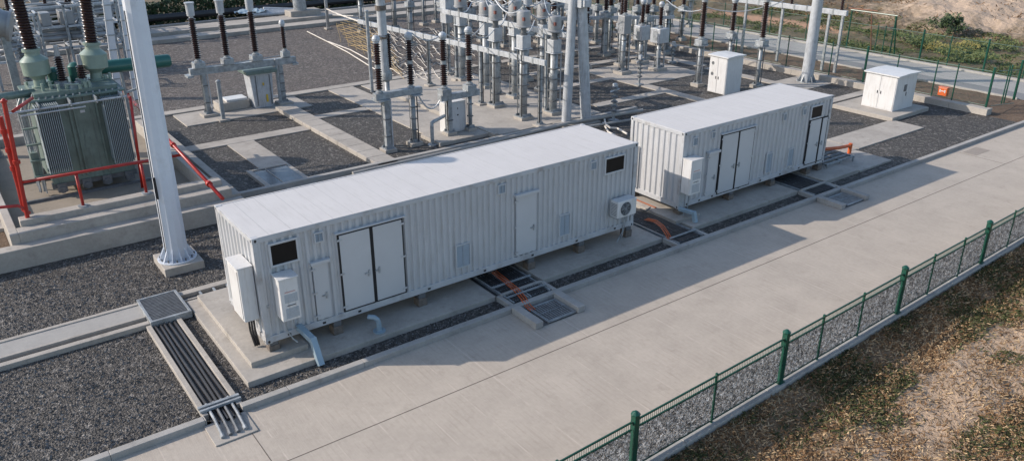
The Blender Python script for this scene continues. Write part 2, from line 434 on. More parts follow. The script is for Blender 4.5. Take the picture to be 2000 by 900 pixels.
slab('path_slab', 25.2, 27.6, -.75, 1.0, .08)
slab('cabinet_slab', 33.4, 36.9, 2.6, 6.0, .2)
slab('rear_kerb', 2.5, 24.6, 11.75, 11.98, .22, KERBM)
slab('rear_step', 6, 40, 46.4, 47.9, .28, CONC)
slab('rear_step', 6, 40, 48.3, 50.6, .5, CONC)
slab('rear_step', -40, 5.9, 46.4, 50, .3, CONC)
slab('rear_kerb', -40, 44, 52.6, 53.0, .35, KERBM)
slab('pole_slab', 35.6, 39.0, 9.2, 11.6, .03)

# container slabs
slab('lower_slab', -.8, 6.55, -.75, 4.3, .16)
slab('upper_slab', -.5, 1.0, -.2, 4.2, .31, CONC, .1)
slab('lower_slab', 8.3, 13.45, -.75, 4.3, .16)
slab('lower_slab', 15.0, 20.95, -.75, 4.3, .16)
slab('lower_slab', 22.75, 25.1, -.75, 1.0, .16)
slab('upper_slab', 14.75, 16.0, -.15, 3.0, .24, CONC, .1)

# cross trenches ------------------------------------------------------
def trench_structure(xa, xb, yb):
    m = MB()
    m.box(xa-.14, xa, -1.42, -.75, -.05, .155); m.box(xb, xb+.14, -1.42, -.75, -.05, .155)
    m.box(xa-.02, xb+.02, -.86, -.76, .08, .2)
    struct('trench_wall', m, KERBM, .01)
    w = MB()
    w.box(xa-.22, xa+.04, yb, -1.63, 0, .2); w.box(xb-.16, xb+.1, yb, -1.63, 0, .2)
    struct('trench_kerb', w, KERBM, .02)
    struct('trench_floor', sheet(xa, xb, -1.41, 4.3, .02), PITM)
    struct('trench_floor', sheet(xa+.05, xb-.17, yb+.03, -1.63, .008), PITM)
def grate(xa, xb, ya, yb, z, label, group='steel grates over the cable pits', step=.085, mat=GALV):
    t = thing('steel_grate', label, 'grate', (xa, ya, z), group)
    m = MB()
    m.box(xa, xb, ya, ya+.05, z, z+.05); m.box(xa, xb, yb-.05, yb, z, z+.05)
    m.box(xa, xa+.04, ya+.05, yb-.05, z, z+.05); m.box(xb-.04, xb, ya+.05, yb-.05, z, z+.05)
    part('frame', m, GALV, t)
    m = MB(); x = xa+.08
    while x < xb-.05: m.box(x, x+.018, ya+.05, yb-.05, z+.005, z+.04); x += step
    m.box(xa+.04, xb-.04, (ya+yb)/2-.012, (ya+yb)/2+.012, z+.041, z+.05)
    part('bars', m, mat, t)
def ladder(xa, xb, ya, yb, z, label, group='cable ladders in the pits'):
    t = thing('cable_ladder', label, 'cable ladder', ((xa+xb)/2, ya, z), group)
    m = MB(); m.box(xa, xa+.04, ya, yb, z, z+.1); m.box(xb-.04, xb, ya, yb, z, z+.1)
    part('side_rail', m, GALV, t)
    m = MB(); y = ya+.1
    while y < yb: m.box(xa+.04, xb-.04, y, y+.04, z+.03, z+.06); y += .38
    part('rung', m, GALV, t)
    m = MB(); x = xa+.1
    while x < xb-.08:
        m.path([(x+random.uniform(-.02, .02), ya+.05+(yb-ya-.1)*q/6, z+.085+random.uniform(-.01, .01)) for q in range(7)], .018, 5); x += .075
    part('cable_bundle', m, CABG, t)
T = ((6.72, 8.15, -2.75, 'first'), (13.6, 14.9, None, 'mid'), (21.1, 22.6, -2.7, 'third'))
trench_structure(6.7, 8.15, -2.75); trench_structure(21.1, 22.6, -2.7)
m = MB(); m.box(13.46, 13.58, -1.42, -.75, -.05, .155); m.box(14.86, 14.98, -1.42, -.75, -.05, .155)
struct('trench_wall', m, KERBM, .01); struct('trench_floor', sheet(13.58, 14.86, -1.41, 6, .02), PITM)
grate(6.95, 7.95, -2.7, -1.75, .03, 'dark steel grate between two concrete blocks in front of the long container')
grate(21.35, 22.4, -2.65, -1.75, .03, 'dark steel grate between two concrete blocks in front of the short container')
ladder(6.75, 7.32, -1.35, 3.2, .05, 'left cable ladder in the pit under the long container')
ladder(7.38, 8.12, -1.35, 3.2, .05, 'right cable ladder in the pit under the long container, carrying orange cables')
ladder(13.62, 14.82, -1.35, 5, .05, 'cable ladder in the gap between the two containers')
ladder(21.15, 22.55, -1.35, 3.2, .05, 'cable ladder in the pit under the short container')
def cablerun(name, label, pts, n, r, mat, sp=.05, group=None):
    m = MB()
    for i in range(n):
        o = (i-(n-1)/2)*sp
        m.path([(p[0]+o+random.uniform(-.012, .012), p[1]+random.uniform(-.02, .02), p[2]+random.uniform(0, .01)) for p in pts], r, 6)
    return tag(part(name, m, mat), label, 'cable', group)
def P3(a, z): p = G(a[0], a[1], z); return (p.x, p.y, z)
cablerun('orange_cable', 'bunch of orange cables lying in the pit under the long container',
         [P3((965, 530), .2), P3((990, 550), .2), P3((1010, 568), .19), P3((1022, 582), .17), P3((1032, 598), .1), P3((1040, 606), .06)], 3, .016, ORNG, .085)
cablerun('orange_cable', 'bunch of orange cables bending into the pit between the two containers',
         [P3((1262, 428), .2), P3((1280, 432), .26), P3((1293, 442), .28), P3((1302, 455), .24), P3((1310, 470), .12), P3((1318, 478), .06)], 3, .016, ORNG, .085)
b = MB()
for yy, zz in ((-1.1, .2), (-.35, .2)):
    b.box(6.7, 8.15, yy, yy+.06, zz-.03, zz+.01)
b.box(13.58, 14.86, -1.0, -.94, .17, .21)
tag(part('pit_crossbar', b, GALV), 'flat steel bars laid across the pit openings beside the kerb', 'bar', kind='stuff')

# under-container orange duct at gap
m = MB(); m.box(15.02, 15.08, 1.1, 3.3, .25, .29)
tag(part('orange_duct', m, ORNGSH, None, None, .02), 'flat orange duct under the near left corner of the short container', 'duct')

# right end pit with tray and orange pipe
t = thing('cable_tray', 'grey steel cable tray frame at the far end of the short container', 'cable tray', (25, 2, 0))
m = MB(); p0 = Vector((24.0, 1.5, .32)); p1 = Vector((25.9, -.3, .32))
for q in range(5): m.box(24.1, 26.1, .15+q*.3, .2+q*.3, .25, .33)
m.box(24.1, 24.16, .1, 1.5, .25, .34); m.box(26.04, 26.1, .1, 1.5, .25, .34); m.box(25.1, 25.16, .1, 1.5, .25, .34)
part('tray', m, GALV, t)
m = MB()
for xx in (24.2, 25.13, 26.07):
    for yy in (.15, 1.4): m.box(xx-.03, xx+.03, yy-.03, yy+.03, .0, .25)
part('leg', m, GALV, t)
m = MB()
for q in range(4): m.path([(24.0, .3+q*.28, .36), (25, .33+q*.28, .35), (26.2, .3+q*.28, .3)], .03, 6)
part('cable', m, CABLE, t)
a = onY(1625, 290, 1.6); bb = onY(1682, 312, .9)
t = thing('orange_pipe', 'thick orange cable pipe leaving the far end of the short container', 'pipe', (a.x, 1.6, 0))
m = MB(); m.path([(24.0, 1.62, .6), (24.35, 1.6, .66), (24.9, 1.35, .5), (26.2, .95, .45), (26.9, .85, .45)], .075, 10)
m.tube((26.9, .85, .55), (26.9, .85, .02), .085, n=10)
part('pipe', m, ORNG, t, smooth=True)
m = MB(); m.tube((23.92, 1.62, .72), (24.02, 1.62, .72), .24, n=14)
part('flange', m, ORNG, t)

# left cable trench ----------------------------------------------------
m = MB(); m.box(-2.08, -1.95, -1.4, 3.58, -.05, .13); m.box(-1.3, -1.17, -1.4, 3.58, -.05, .13)
struct('trench_wall', m, CONC, .012)
struct('trench_floor', sheet(-1.95, -1.3, -1.6, 3.6, .006), PITM)
struct('trench_apron', MB().box(-2.15, -1.2, -2.5, -1.64, 0, .035), CONC, .01)
for i in range(5):
    x0 = -1.86+i*.12
    c = part('black_cable', MB().path([(x0+.012*math.sin(q*.6+i*2), 3.5-q*.48, .075+.006*math.sin(q+i)) for q in range(12)], .04, 8), CABLE, smooth=True)
    tag(c, 'thick black power cable laid in the open concrete channel at the left', 'cable', 'black cables in the open channel')
t = thing('pipe_clamp', 'steel clamp bar holding grey pipes at the end of the open channel', 'clamp', (-1.62, -1.2, 0))
m = MB(); m.box(-2.1, -1.15, -1.16, -1.08, .14, .2); m.box(-2.1, -1.15, -1.3, -1.24, .14, .2)
part('bar', m, GALV, t)
for i in range(4):
    m = MB(); x0 = -1.88+i*.17; m.path([(x0, -1.0, .14), (x0-.02, -1.7, .12), (x0-.05, -2.3, .07)], .034, 8); m.tube((x0-.05, -2.22, .075), (x0-.055, -2.34, .062), .05, n=8)
    part('pipe', m, (GALV, GALVD, GALVD, GALV)[i], t, smooth=True)

# east-west channel
m = MB(); m.box(-14, -1.95, 4.98, 5.12, -.05, .14); m.box(-14, -1.95, 3.66, 3.86, -.05, .14); m.box(-14, -1.95, 4.12, 4.2, -.05, .13)
struct('channel_kerb', m, CONC, .012)
struct('channel_cover', MB().box(-14, -1.95, 4.2, 4.98, -.05, .11), PAVER)
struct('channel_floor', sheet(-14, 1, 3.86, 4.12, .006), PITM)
m = MB(); m.box(-.85, 1.0, 4.85, 5.12, -.05, .12); m.box(-.85, -.3, 3.7, 3.9, -.05, .13); m.box(-.85, -.55, 3.9, 4.2, -.05, .13)
m.box(-.85, 1, 4.45, 4.52, -.05, .12)
struct('channel_kerb', m, CONC, .012)
struct('channel_floor', sheet(-.85, 1, 4.2, 4.86, .007), PITM)
m = MB()
for q in (-.3, .1, .5): m.box(q, q+.06, 4.2, 4.85, .04, .1)
tag(part('channel_crossbar', m, GALV), 'small steel bars across the open channel left of the long container', 'bar', kind='stuff')
t = thing('grating_cover', 'square ribbed steel grating cover where the concrete channels meet', 'grating', (-1.4, 4.3, 0))
m = MB(); m.box(-1.95, -.85, 3.55, 3.63, .02, .22); m.box(-1.95, -.85, 5.07, 5.15, .02, .22); m.box(-1.95, -1.88, 3.63, 5.07, .02, .22); m.box(-.92, -.85, 3.63, 5.07, .02, .22)
part('frame', m, GALV, t, bev=.006)
m = MB(); y = 3.66
while y < 5.05: m.box(-1.88, -.92, y, y+.05, .15, .205); y += .088
part('slats', m, GALVD, t)
part('underlay', MB().box(-1.88, -.92, 3.63, 5.07, .02, .12), GALVD, t)

# ================================================================ CONTAINERS
def corrugated(m, x0, x1, z0, z1, yface, depth=.036, pitch=.27, axis='x', sgn=-1):
    """trapezoid corrugation facing sgn along the other axis, as a closed strip"""
    pts = []; x = x0
    while x < x1-1e-4:
        for dx, d in ((0, 0), (.34, 0), (.5, 1), (.84, 1), (1.0, 0)):
            xx = min(x+dx*pitch, x1); pts.append((xx, yface - sgn*depth*d))
        x += pitch
    vs = []
    for (a, y) in pts:
        for z in (z0, z1): vs.append((a, y, z) if axis == 'x' else (y, a, z))
    fs = [(2*i, 2*i+2, 2*i+3, 2*i+1) for i in range(len(pts)-1)]
    m.add(vs, fs); return m

def container(label, x0, y0, L, W, z0, H, pitch=.2):
    t = thing('equipment_container', label, 'container', (x0+L/2, y0+W/2, z0))
    x1, y1, z1 = x0+L, y0+W, z0+H
    zt, zb = z1-.13, z0+.2
    m = MB(); corrugated(m, x0+.12, x1-.12, zb, zt, y0+.012, .045, pitch)
    part('front_wall', m, WHITE, t)
    m = MB(); corrugated(m, y0+.12, y1-.12, zb, zt, x0+.012, axis='y')
    part('end_wall', m, WHITE, t)
    m = MB(); corrugated(m, x0+.12, x1-.12, zb, zt, y1-.012, sgn=1)
    part('back_wall', m, WHITE, t)
    m = MB(); corrugated(m, y0+.12, y1-.12, zb, zt, x1-.012, axis='y', sgn=1)
    part('end_wall', m, WHITE, t)
    # inner box so that no light leaks
    part('inner_shell', MB().box(x0+.1, x1-.1, y0+.1, y1-.1, z0+.12, z1-.05), WHITE, t)
    m = MB()
    m.box(x0+.001, x1-.001, y0, y0+.07, zt, z1-.012); m.box(x0+.001, x1-.001, y1-.07, y1, zt, z1-.012)
    m.box(x0, x0+.07, y0+.071, y1-.071, zt, z1-.012); m.box(x1-.07, x1, y0+.071, y1-.071, zt, z1-.012)
    part('top_rail', m, RAIL, t, bev=.008)
    m = MB()
    m.box(x0, x1, y0-.004, y0+.08, z0+.02, zb); m.box(x0, x1, y1-.08, y1, z0+.02, zb)
    m.box(x0+.001, x0+.08, y0+.081, y1-.081, z0+.02, zb); m.box(x1-.08, x1-.001, y0+.081, y1-.081, z0+.02, zb)
    part('bottom_rail', m, RAIL, t, bev=.008)
    m = MB()
    for xx in (x0+.002, x1-.132):
        for yy in (y0-.002, y1-.128): m.box(xx, xx+.13, yy, yy+.13, zb, zt)
    part('corner_post', m, RAIL, t, bev=.01)
    for xx in (x0-.006, x1-.164):
        for yy in (y0-.008, y1-.154):
            for zz in (z0, z1-.12):
                c = part('corner_casting', MB().box(xx, xx+.17, yy, yy+.162, zz, zz+.125), RAIL, t, bev=.008)
                mm = MB(); f = -1 if yy < y0+.5 else 1; yc = yy-.002 if f < 0 else yy+.164
                mm.add([(xx+.085+.032*math.cos(q*PI/6), yc, zz+.06+.04*math.sin(q*PI/6)) for q in range(12)], [tuple(range(12))])
                xe = xx-.002 if xx < x0+1 else xx+.172
                mm.add([(xe, yy+.08+.032*math.cos(q*PI/6), zz+.06+.04*math.sin(q*PI/6)) for q in range(12)], [tuple(range(12))])
                part('hole', mm, SEAL, c)
    m = MB().box(x0+.03, x1-.03, y0+.03, y1-.03, z1-.06, z1-.004)
    xx = x0+.45
    m.box(x0+.02, x1-.02, y0+.015, y0+.06, z1-.011, z1+.008); m.box(x0+.02, x1-.02, y1-.06, y1-.015, z1-.011, z1+.008)
    part('roof', m, WHITER, t)
    m = MB()
    while xx < x1-.2: m.box(xx, xx+.012, y0+.08, y1-.08, z1-.004, z1-.002); xx += .56
    part('roof_seams', m, SEAM, t)
    # forklift style dark slots along the bottom rail
    m = MB()
    for f in (.045, .12, .2, .37, .52, .66, .8, .93):
        m.box(x0+L*f, x0+L*f+.09, y0-.0075, y0-.004, z0+.07, z0+.13)
    part('rail_slot', m, SEAL, t)
    return t
def px_rect(pts, Y):
    q = [onY(a, b, Y) for a, b in pts]
    xs = [p.x for p in q]; zs = [p.z for p in q]
    return ((xs[0]+xs[3])/2, (xs[1]+xs[2])/2, (zs[2]+zs[3])/2, (zs[0]+zs[1])/2)   # x0,x1,z0,z1 from TL,TR,BR,BL
def frame_mb(x0, x1, z0, z1, y, w=.05, d=.03):
    m = MB(); m.box(x0-w, x1+w, y-d, y+.035, z1, z1+w); m.box(x0-w, x1+w, y-d, y+.035, z0-w, z0)
    m.box(x0-w, x0, y-d, y+.035, z0, z1); m.box(x1, x1+w, y-d, y+.035, z0, z1); return m
def window(t, r, Y):
    x0, x1, z0, z1 = r
    f = part('window', frame_mb(x0, x1, z0, z1, Y, .055, .03), WHITED, t, bev=.006)
    part('pane', MB().box(x0, x1, Y-.01, Y+.03, z0, z1), GLASS, f)
def louvre(t, r, Y, name='louvre', step=.06):
    x0, x1, z0, z1 = r
    f = part(name, frame_mb(x0, x1, z0, z1, Y, .03, .03), WHITED, t)
    m = MB(); z = z0+.01
    while z < z1-.02:
        m.add([(x0, Y-.022, z), (x1, Y-.022, z), (x1, Y+.012, z+step*.85), (x0, Y+.012, z+step*.85)], [(0, 1, 2, 3)]); z += step
    m.box((x0+x1)/2-.012, (x0+x1)/2+.012, Y-.026, Y-.02, z0, z1)
    part('blades', m, LOUV, f)
    part('backing', MB().box(x0, x1, Y+.014, Y+.02, z0, z1), SEAL if name != 'louvre' else LOUV, f)
def doorleaf(t, x0, x1, z0, z1, Y, seal=True, handle='r', hinges=3, hood=False, nm='door'):
    if seal:
        part('door_seal', MB().box(x0-.045, x1+.045, Y-.012, Y+.034, z0-.04, z1+.045), SEAL, t)
    d = part(nm, MB().box(x0, x1, Y-.03, Y+.034 if not seal else Y-.0125, z0, z1), WHITED, t, bev=.006)
    for i in range(hinges):
        z = z0+.12+(z1-z0-.24)*i/max(1, hinges-1); xx = x0 if handle == 'r' else x1
        part('hinge', MB().box(xx-.07, xx+.07, Y-.042, Y-.0305, z-.025, z+.025), RAIL, d)
    xx = x1-.1 if handle == 'r' else x0+.1; z = z0+(z1-z0)*.42
    part('handle', MB().box(xx-.12, xx+.03, Y-.055, Y-.0305, z-.018, z+.018).box(xx-.02, xx+.02, Y-.062, Y-.0305, z-.09, z+.09), GALV, d)
    if hood: part('hood', MB().box(x0-.06, x1+.06, Y-.11, Y+.03, z1+.02, z1+.11), WHITED, t, bev=.01)
    return d
def aircon(t, x0, x1, z0, z1, Y, d=.36):
    yb = Y-d-.06
    a = part('air_conditioner', MB().box(x0, x1, yb, Y-.06, z0, z1), CABW, t, bev=.02)
    cx = x0+(x1-x0)*.42; cz = (z0+z1)/2; r = (z1-z0)*.40
    m = MB()
    for k in range(1, 6):
        rr = r*k/5
        pts = [(cx+rr*math.cos(q*PI/12), yb-.018, cz+rr*math.sin(q*PI/12)) for q in range(25)]; m.path(pts, .006, 4)
    for q in range(8): m.path([(cx, yb-.018, cz), (cx+r*math.cos(q*PI/4), yb-.018, cz+r*math.sin(q*PI/4))], .006, 4)
    part('fan_guard', m, GALV, a)
    m = MB(); m.tube((cx, yb+.01, cz), (cx, yb-.006, cz), r*.97, n=24); part('fan_opening', m, SEAL, a)
    m = MB()
    for q in range(3):
        A = q*2*PI/3+.4; m.add([(cx, yb-.009, cz), (cx+r*.9*math.cos(A), yb-.008, cz+r*.9*math.sin(A)), (cx+r*.85*math.cos(A+.9), yb-.012, cz+r*.85*math.sin(A+.9))], [(0, 1, 2)])
    part('fan', m, GALVD, a)
    m = MB(); z = z0+.06
    while z < z1-.06: m.box(x0-.004, x0+.002, yb+.05, Y-.1, z, z+.02); z += .05
    part('side_grille', m, GALVD, a)
    m = MB(); m.box(x0+.05, x0+.1, yb+.02, Y+.02, z0-.05, z0); m.box(x1-.1, x1-.05, yb+.02, Y+.02, z0-.05, z0)
    part('bracket', m, GALV, t)
    part('hose', MB().path([(x1-.15, Y-.1, z0), (x1-.17, Y-.06, z0-.3), (x1-.22, Y-.05, z0-.75), (x1-.5, Y-.12, z0-1.0)], .016, 6).path([(x1-.1, Y-.1, z0), (x1-.12, Y-.06, z0-.5), (x1-.3, Y-.1, z0-1.0)], .014, 6), GALV, t)
def wallunit(t, x0, x1, z0, z1, Y, d=.45):
    a = part('wall_cabinet', MB().box(x0, x1, Y-d, Y-.004, z0, z1), CABW, t, bev=.02)
    w = x1-x0; h = z1-z0
    part('lid', MB().box(x0-.02, x1+.02, Y-d-.03, Y-.004, z1+.001, z1+.03), CABW, a, bev=.008)
    for (fa, fb) in ((.44, .64), (.06, .30)):
        m = MB(); z = z0+h*fa
        while z < z0+h*fb: m.box(x0+w*.2, x0+w*.9, Y-d-.006, Y-d, z, z+.012); z += .026
        part('vent_slits', m, LOUV, a)
    part('latch', MB().box(x0+w*.3, x0+w*.75, Y-d-.02, Y-d, z0+h*.36, z0+h*.375), GALVD, a)
    part('mark', MB().box(x0+w*.25, x0+w*.8, Y-d-.008, Y-d, z0+h*.68, z0+h*.7), m_red, a)
m_red = m_plain('faded_mark', (.5, .30, .28), .5, 0, .1)

Y1 = 0.0
c1 = container('long white corrugated container nearest the camera, with a black sealed double door', 0, 0, 12.78, 2.75, .55, 2.9)
window(c1, px_rect([(528, 479), (578, 467.6), (580, 507), (531, 517)], Y1), Y1)
louvre(c1, px_rect([(615, 457), (629, 453), (630, 469), (616, 472)], Y1), Y1, 'vent')
r = px_rect([(610, 518), (641, 510), (646, 617), (620, 624)], Y1); doorleaf(c1, *r, Y1, False, 'r', 3, True, 'hatch')
r = px_rect([(662, 460), (784, 428), (790, 568), (674, 607)], Y1)
mid = (r[0]+r[1])/2
doorleaf(c1, r[0], mid-.05, r[2], r[3], Y1, True, 'r'); doorleaf(c1, mid+.05, r[1], r[2], r[3], Y1, True, 'l')
part('door_hood', MB().box(r[0]-.12, r[1]+.12, -.075, .03, r[3]+.06, r[3]+.1), WHITED, c1, bev=.008)
louvre(c1, px_rect([(891, 481), (917, 474), (917, 515), (892, 523)], Y1), Y1)
r = px_rect([(1007, 386), (1046, 376), (1046, 488), (1008, 498)], Y1); doorleaf(c1, *r, Y1, False, 'r', 3, True)
louvre(c1, px_rect([(974, 363), (986, 360), (986, 375), (974, 378)], Y1), Y1, 'vent')
louvre(c1, px_rect([(1093, 422), (1112, 417), (1112, 455), (1093, 460)], Y1), Y1)
louvre(c1, px_rect([(1154, 318), (1164, 316), (1164, 329), (1154, 331)], Y1), Y1, 'vent')
window(c1, px_rect([(1183, 311), (1218, 304), (1218, 330), (1183, 338)], Y1), Y1)
aircon(c1, 11.62, 12.45, 1.2, 1.77, Y1)
wallunit(c1, .36, .84, 1.28, 2.42, Y1)
m = MB(); m.path([(.5, -.2, 1.28), (.5, -.2, .9), (.62, -.22, .62), (.72, -.25, .5)], .022, 6); m.path([(.7, -.2, 1.28), (.7, -.2, .95), (.8, -.06, .8)], .02, 6)
part('hose', m, GALV, c1)
m = MB(); m.box(-.38, -.004, .2, 1.0, 1.22, 2.68); e1 = part('end_cabinet', m, CABW, c1, bev=.02)
part('cabinet_door', MB().box(-.395, -.381, .26, .94, 1.3, 2.6), CABW, e1, bev=.004)
part('lid', MB().box(-.41, -.004, .18, 1.02, 2.681, 2.71), CABW, e1, bev=.006)
m = MB()
for q in range(3): m.path([(-.2+q*.05, .5-q*.04, 1.22), (-.2+q*.05, .5-q*.04, .8), (-.14+q*.05, .46, .35)], .028, 6)
part('cable_tail', m, CABLE, c1)
m = MB(); m.box(.15, .2, -.02, .02, 1.55, 1.63)
part('door_catch', m, GALV, c1)

X2, Y2, L2, Z2 = 15.17, .17, 8.7, .48
c2 = container('short white corrugated container behind the long one, with a small door beside its window', X2, Y2, L2, 2.6, Z2, 2.82, .25)
louvre(c2, px_rect([(1354, 271), (1362, 269), (1362, 282), (1354, 284)], Y2), Y2, 'vent')
louvre(c2, px_rect([(1391, 259), (1396, 258), (1396, 268), (1391, 269)], Y2), Y2, 'vent')
r = px_rect([(1381, 303), (1398, 298), (1397, 376), (1378, 383)], Y2); doorleaf(c2, r[0], r[1], r[2], r[3], Y2, False, 'r', 3, True, 'hatch')
r = px_rect([(1410, 265), (1471, 251), (1463, 358), (1402, 377)], Y2); mid = (r[0]+r[1])/2+.02
doorleaf(c2, r[0], mid-.05, r[2], r[3], Y2, True, 'r'); doorleaf(c2, mid+.05, r[1], r[2], r[3], Y2, True, 'l')
part('door_hood', MB().box(r[0]-.12, r[1]+.12, Y2-.075, Y2+.03, r[3]+.06, r[3]+.1), WHITED, c2, bev=.008)
louvre(c2, px_rect([(1497, 302), (1507, 299), (1506, 333), (1495, 337)], Y2), Y2)
louvre(c2, px_rect([(1539, 293), (1550, 290), (1547, 321), (1537, 325)], Y2), Y2)
louvre(c2, px_rect([(1531, 224), (1536, 223), (1535, 234), (1530, 235)], Y2), Y2, 'vent')
louvre(c2, px_rect([(1569, 214), (1574, 213), (1574, 223), (1569, 224)], Y2), Y2, 'vent')
window(c2, px_rect([(1586, 210), (1606, 206), (1604, 227), (1584, 231)], Y2), Y2)
r = px_rect([(1583, 236), (1603, 232), (1592, 314), (1571, 322)], Y2); doorleaf(c2, r[0], r[1], r[2], r[3], Y2, True, 'r')
xr = r[1]
doorleaf(c2, xr+.12, min(xr+.62, X2+L2-.22), r[2], r[3]-.02, Y2, True, 'l', 2)
q0 = onY(1346, 312, Y2-.4); q1 = onY(1373, 380, Y2-.4)
wallunit(c2, q0.x+.14, q0.x+.7, 1.12, 2.38, Y2, .42)
m = MB(); m.path([(q0.x+.2, Y2-.2, 1.12), (q0.x+.2, Y2-.2, .3)], .022, 6); m.path([(q0.x+.4, Y2-.2, 1.12), (q0.x+.42, Y2-.15, .3)], .022, 6)
part('hose', m, GALV, c2)
part('end_cabinet', MB().box(X2+L2+.004, X2+L2+.3, .7, 1.5, 1.6, 2.6), CABW, c2, bev=.02)
part('pipe', MB().tube((X2-.06, 2.3, .7), (X2-.06, 2.3, 2.3), .05, n=8), WHITE, c2)

# supports below the containers
def block(x, y, z0, z1, lab, grp):
    t = thing('support_block', lab, 'support block', (x, y, z0), grp)
    h = z1-z0
    part('base', MB().box(x-.14, x+.14, y-.14, y+.14, z0, z0+h*.6), RUST, t, bev=.01)
    part('shim', MB().box(x-.11, x+.11, y-.12, y+.12, z0+h*.6, z1), GALVD, t, bev=.006)
for i, x in enumerate((.2, 1.95, 4.55, 8.45, 10.5, 12.6)):
    z0 = .31 if x < 1 else .16
    lab = ['rusty block under the near left corner of the long container', 'rusty block under the long container below its double door, left one',
           'rusty block under the long container just right of its double door', 'rusty block at the right edge of the orange cable pit',
           'rusty block under the long container below the single door and louvre', 'rusty block under the right corner of the long container'][i]
    block(x, .14, z0, .57, lab, 'support blocks along the front of the long container')
for i, x in enumerate((15.4, 18.1, 20.6, 22.9, 23.7)):
    lab = ['dark block under the near left corner of the short container', 'dark block under the double door of the short container',
           'dark block left of the pit under the short container', 'dark block right of the pit under the short container',
           'dark block under the far right corner of the short container'][i]
    z0 = .24 if x < 16 else .16
    block(x, .32, z0, .5, lab, 'support blocks along the front of the short container')
for x in (.2, 6.5, 12.6): block(x, 2.55, .16 if x > 1 else .31, .57, 'block in the shade under the back edge of the long container', 'support blocks along the back of the long container')
for x in (15.4, 20.6, 23.7): block(x, 2.6, .16 if x > 16 else .24, .5, 'block in the shade under the back edge of the short container', 'support blocks along the back of the short container')

# conduits
t = thing('square_conduit', 'grey square metal duct bending from the long container down to the gravel', 'duct', (1, -.4, 0))
m = MB(); a = Vector((.78, -.06, .72)); m.bar((.88, .02, .78), (1.0, -.62, .62), .17, .14); m.bar((1.0, -.55, .68), (1.02, -.9, .02), .16, .16)
part('duct', m, BLUEP, t, bev=.012)
p = P3((741, 646), .17)
t = thing('gooseneck_pipe', 'short blue grey bent pipe standing on the slab below the double door', 'pipe', p)
m = MB(); m.path([(p[0], p[1], .17), (p[0], p[1], .42), (p[0]-.02, p[1]+.02, .52), (p[0]-.08, p[1]+.08, .58), (p[0]-.2, p[1]+.2, .58)], .07, 10)
part('pipe', m, BLUEP, t, smooth=True)
part('flange', MB().tube((p[0], p[1], .165), (p[0], p[1], .2), .17, n=12), BLUEP, t)
p = P3((1372, 440), .16)
t = thing('square_conduit', 'blue grey duct bending from the short container wall cabinet to the slab', 'duct', (p[0], p[1], 0))
m = MB(); m.bar((p[0]-.25, .1, .55), (p[0]-.02, -.45, .5), .15, .12); m.bar((p[0]-.03, -.4, .55), (p[0], -.5, .16), .14, .14)
part('duct', m, BLUEP, t, bev=.012)
m = MB(); m.path([P3((1250, 408), .26), P3((1262, 412), .26), P3((1270, 405), .3)], .03, 6)
tag(part('hook_bracket', m, GALVD), 'small dark hook lying on the slab between the containers', 'hook')
mh = MB(); mh.box(31.35, 32.6, -2.55, -1.95, 0, .006)
t = tag(part('manhole_cover', mh, m_concrete('manhole_concrete', (.30, .26, .22), .2)), 'rectangular concrete manhole cover flush in the road at the right', 'manhole cover')

# ================================================================ CABINETS
def util_cabinet(label, x0, x1, y0, y1, z0, z1, doors_on='x'):
    t = thing('utility_cabinet', label, 'cabinet', ((x0+x1)/2, (y0+y1)/2, z0))
    part('body', MB().box(x0, x1, y0, y1, z0, z1), CABW, t, bev=.01)
    part('top', MB().add([(x0-.1, y0-.1, z1+.001), (x1+.1, y0-.1, z1+.001), (x1+.1, y1+.1, z1+.001), (x0-.1, y1+.1, z1+.001),
        (x0-.1, y0-.1, z1+.06), (x1+.1, y0-.1, z1+.06), (x1+.1, y1+.1, z1+.06), (x0-.1, y1+.1, z1+.06), ((x0+x1)/2, y0-.1, z1+.1), ((x0+x1)/2, y1+.1, z1+.1)],
        [(0,3,2,1),(0,1,5,8,4),(1,2,6,5),(2,3,7,9,6),(3,0,4,7),(4,8,9,7),(8,5,6,9)]), CABW, t)
    my = (y0+y1)/2
    for a, b in ((y0+.04, my-.012), (my+.012, y1-.04)):
        d = part('door', MB().box(x0-.02, x0-.001, a, b, z0+.06, z1-.05), CABW, t, bev=.004)
        yy = b-.08 if b < my else a+.08
        part('handle', MB().box(x0-.045, x0-.02, yy-.015, yy+.015, z0+.8, z0+.95), SEAL, d)
    return t
cb = util_cabinet('wide white double door cabinet on a concrete slab near the green fence', 34.45, 36.35, 3.25, 5.0, .2, 1.98)
part('side_label', MB().box(35.2, 35.45, 3.235, 3.25, 1.15, 1.5), GALVD, cb)
part('side_lock', MB().box(35.45, 35.5, 3.225, 3.25, .9, 1.1), GALVD, cb)
q = onX(1392, 120, 30.6)
cb = util_cabinet('narrow tall white cabinet standing behind the short container', 30.75, 32.1, 11.1, 12.35, .05, 2.1)
for z in (1.7, 1.1): part('emblem', MB().tube((30.727, 12.1, z), (30.731, 12.1, z), .1, n=12), GALVD, cb)
# orange box on fence
t = thing('orange_box', 'small orange box with a white mark hanging on the green fence', 'box', (39.0, 3.7, .9))
fb = onX(1845, 177, 38.95)
part('body', MB().box(38.72, 38.98, fb.y-.24, fb.y+.24, fb.z-.26, fb.z+.18), ORNG, t, bev=.03)
part('lid', MB().box(38.70, 38.99, fb.y-.26, fb.y+.26, fb.z+.181, fb.z+.22), ORNG, t, bev=.01)
mk = MB(); mk.box(38.712, 38.72, fb.y-.12, fb.y+.12, fb.z-.02, fb.z+.02); mk.box(38.712, 38.72, fb.y-.16, fb.y-.1, fb.z-.08, fb.z+.08); mk.box(38.712, 38.72, fb.y+.1, fb.y+.16, fb.z-.08, fb.z+.08)
part('mark', mk, CABW, t)

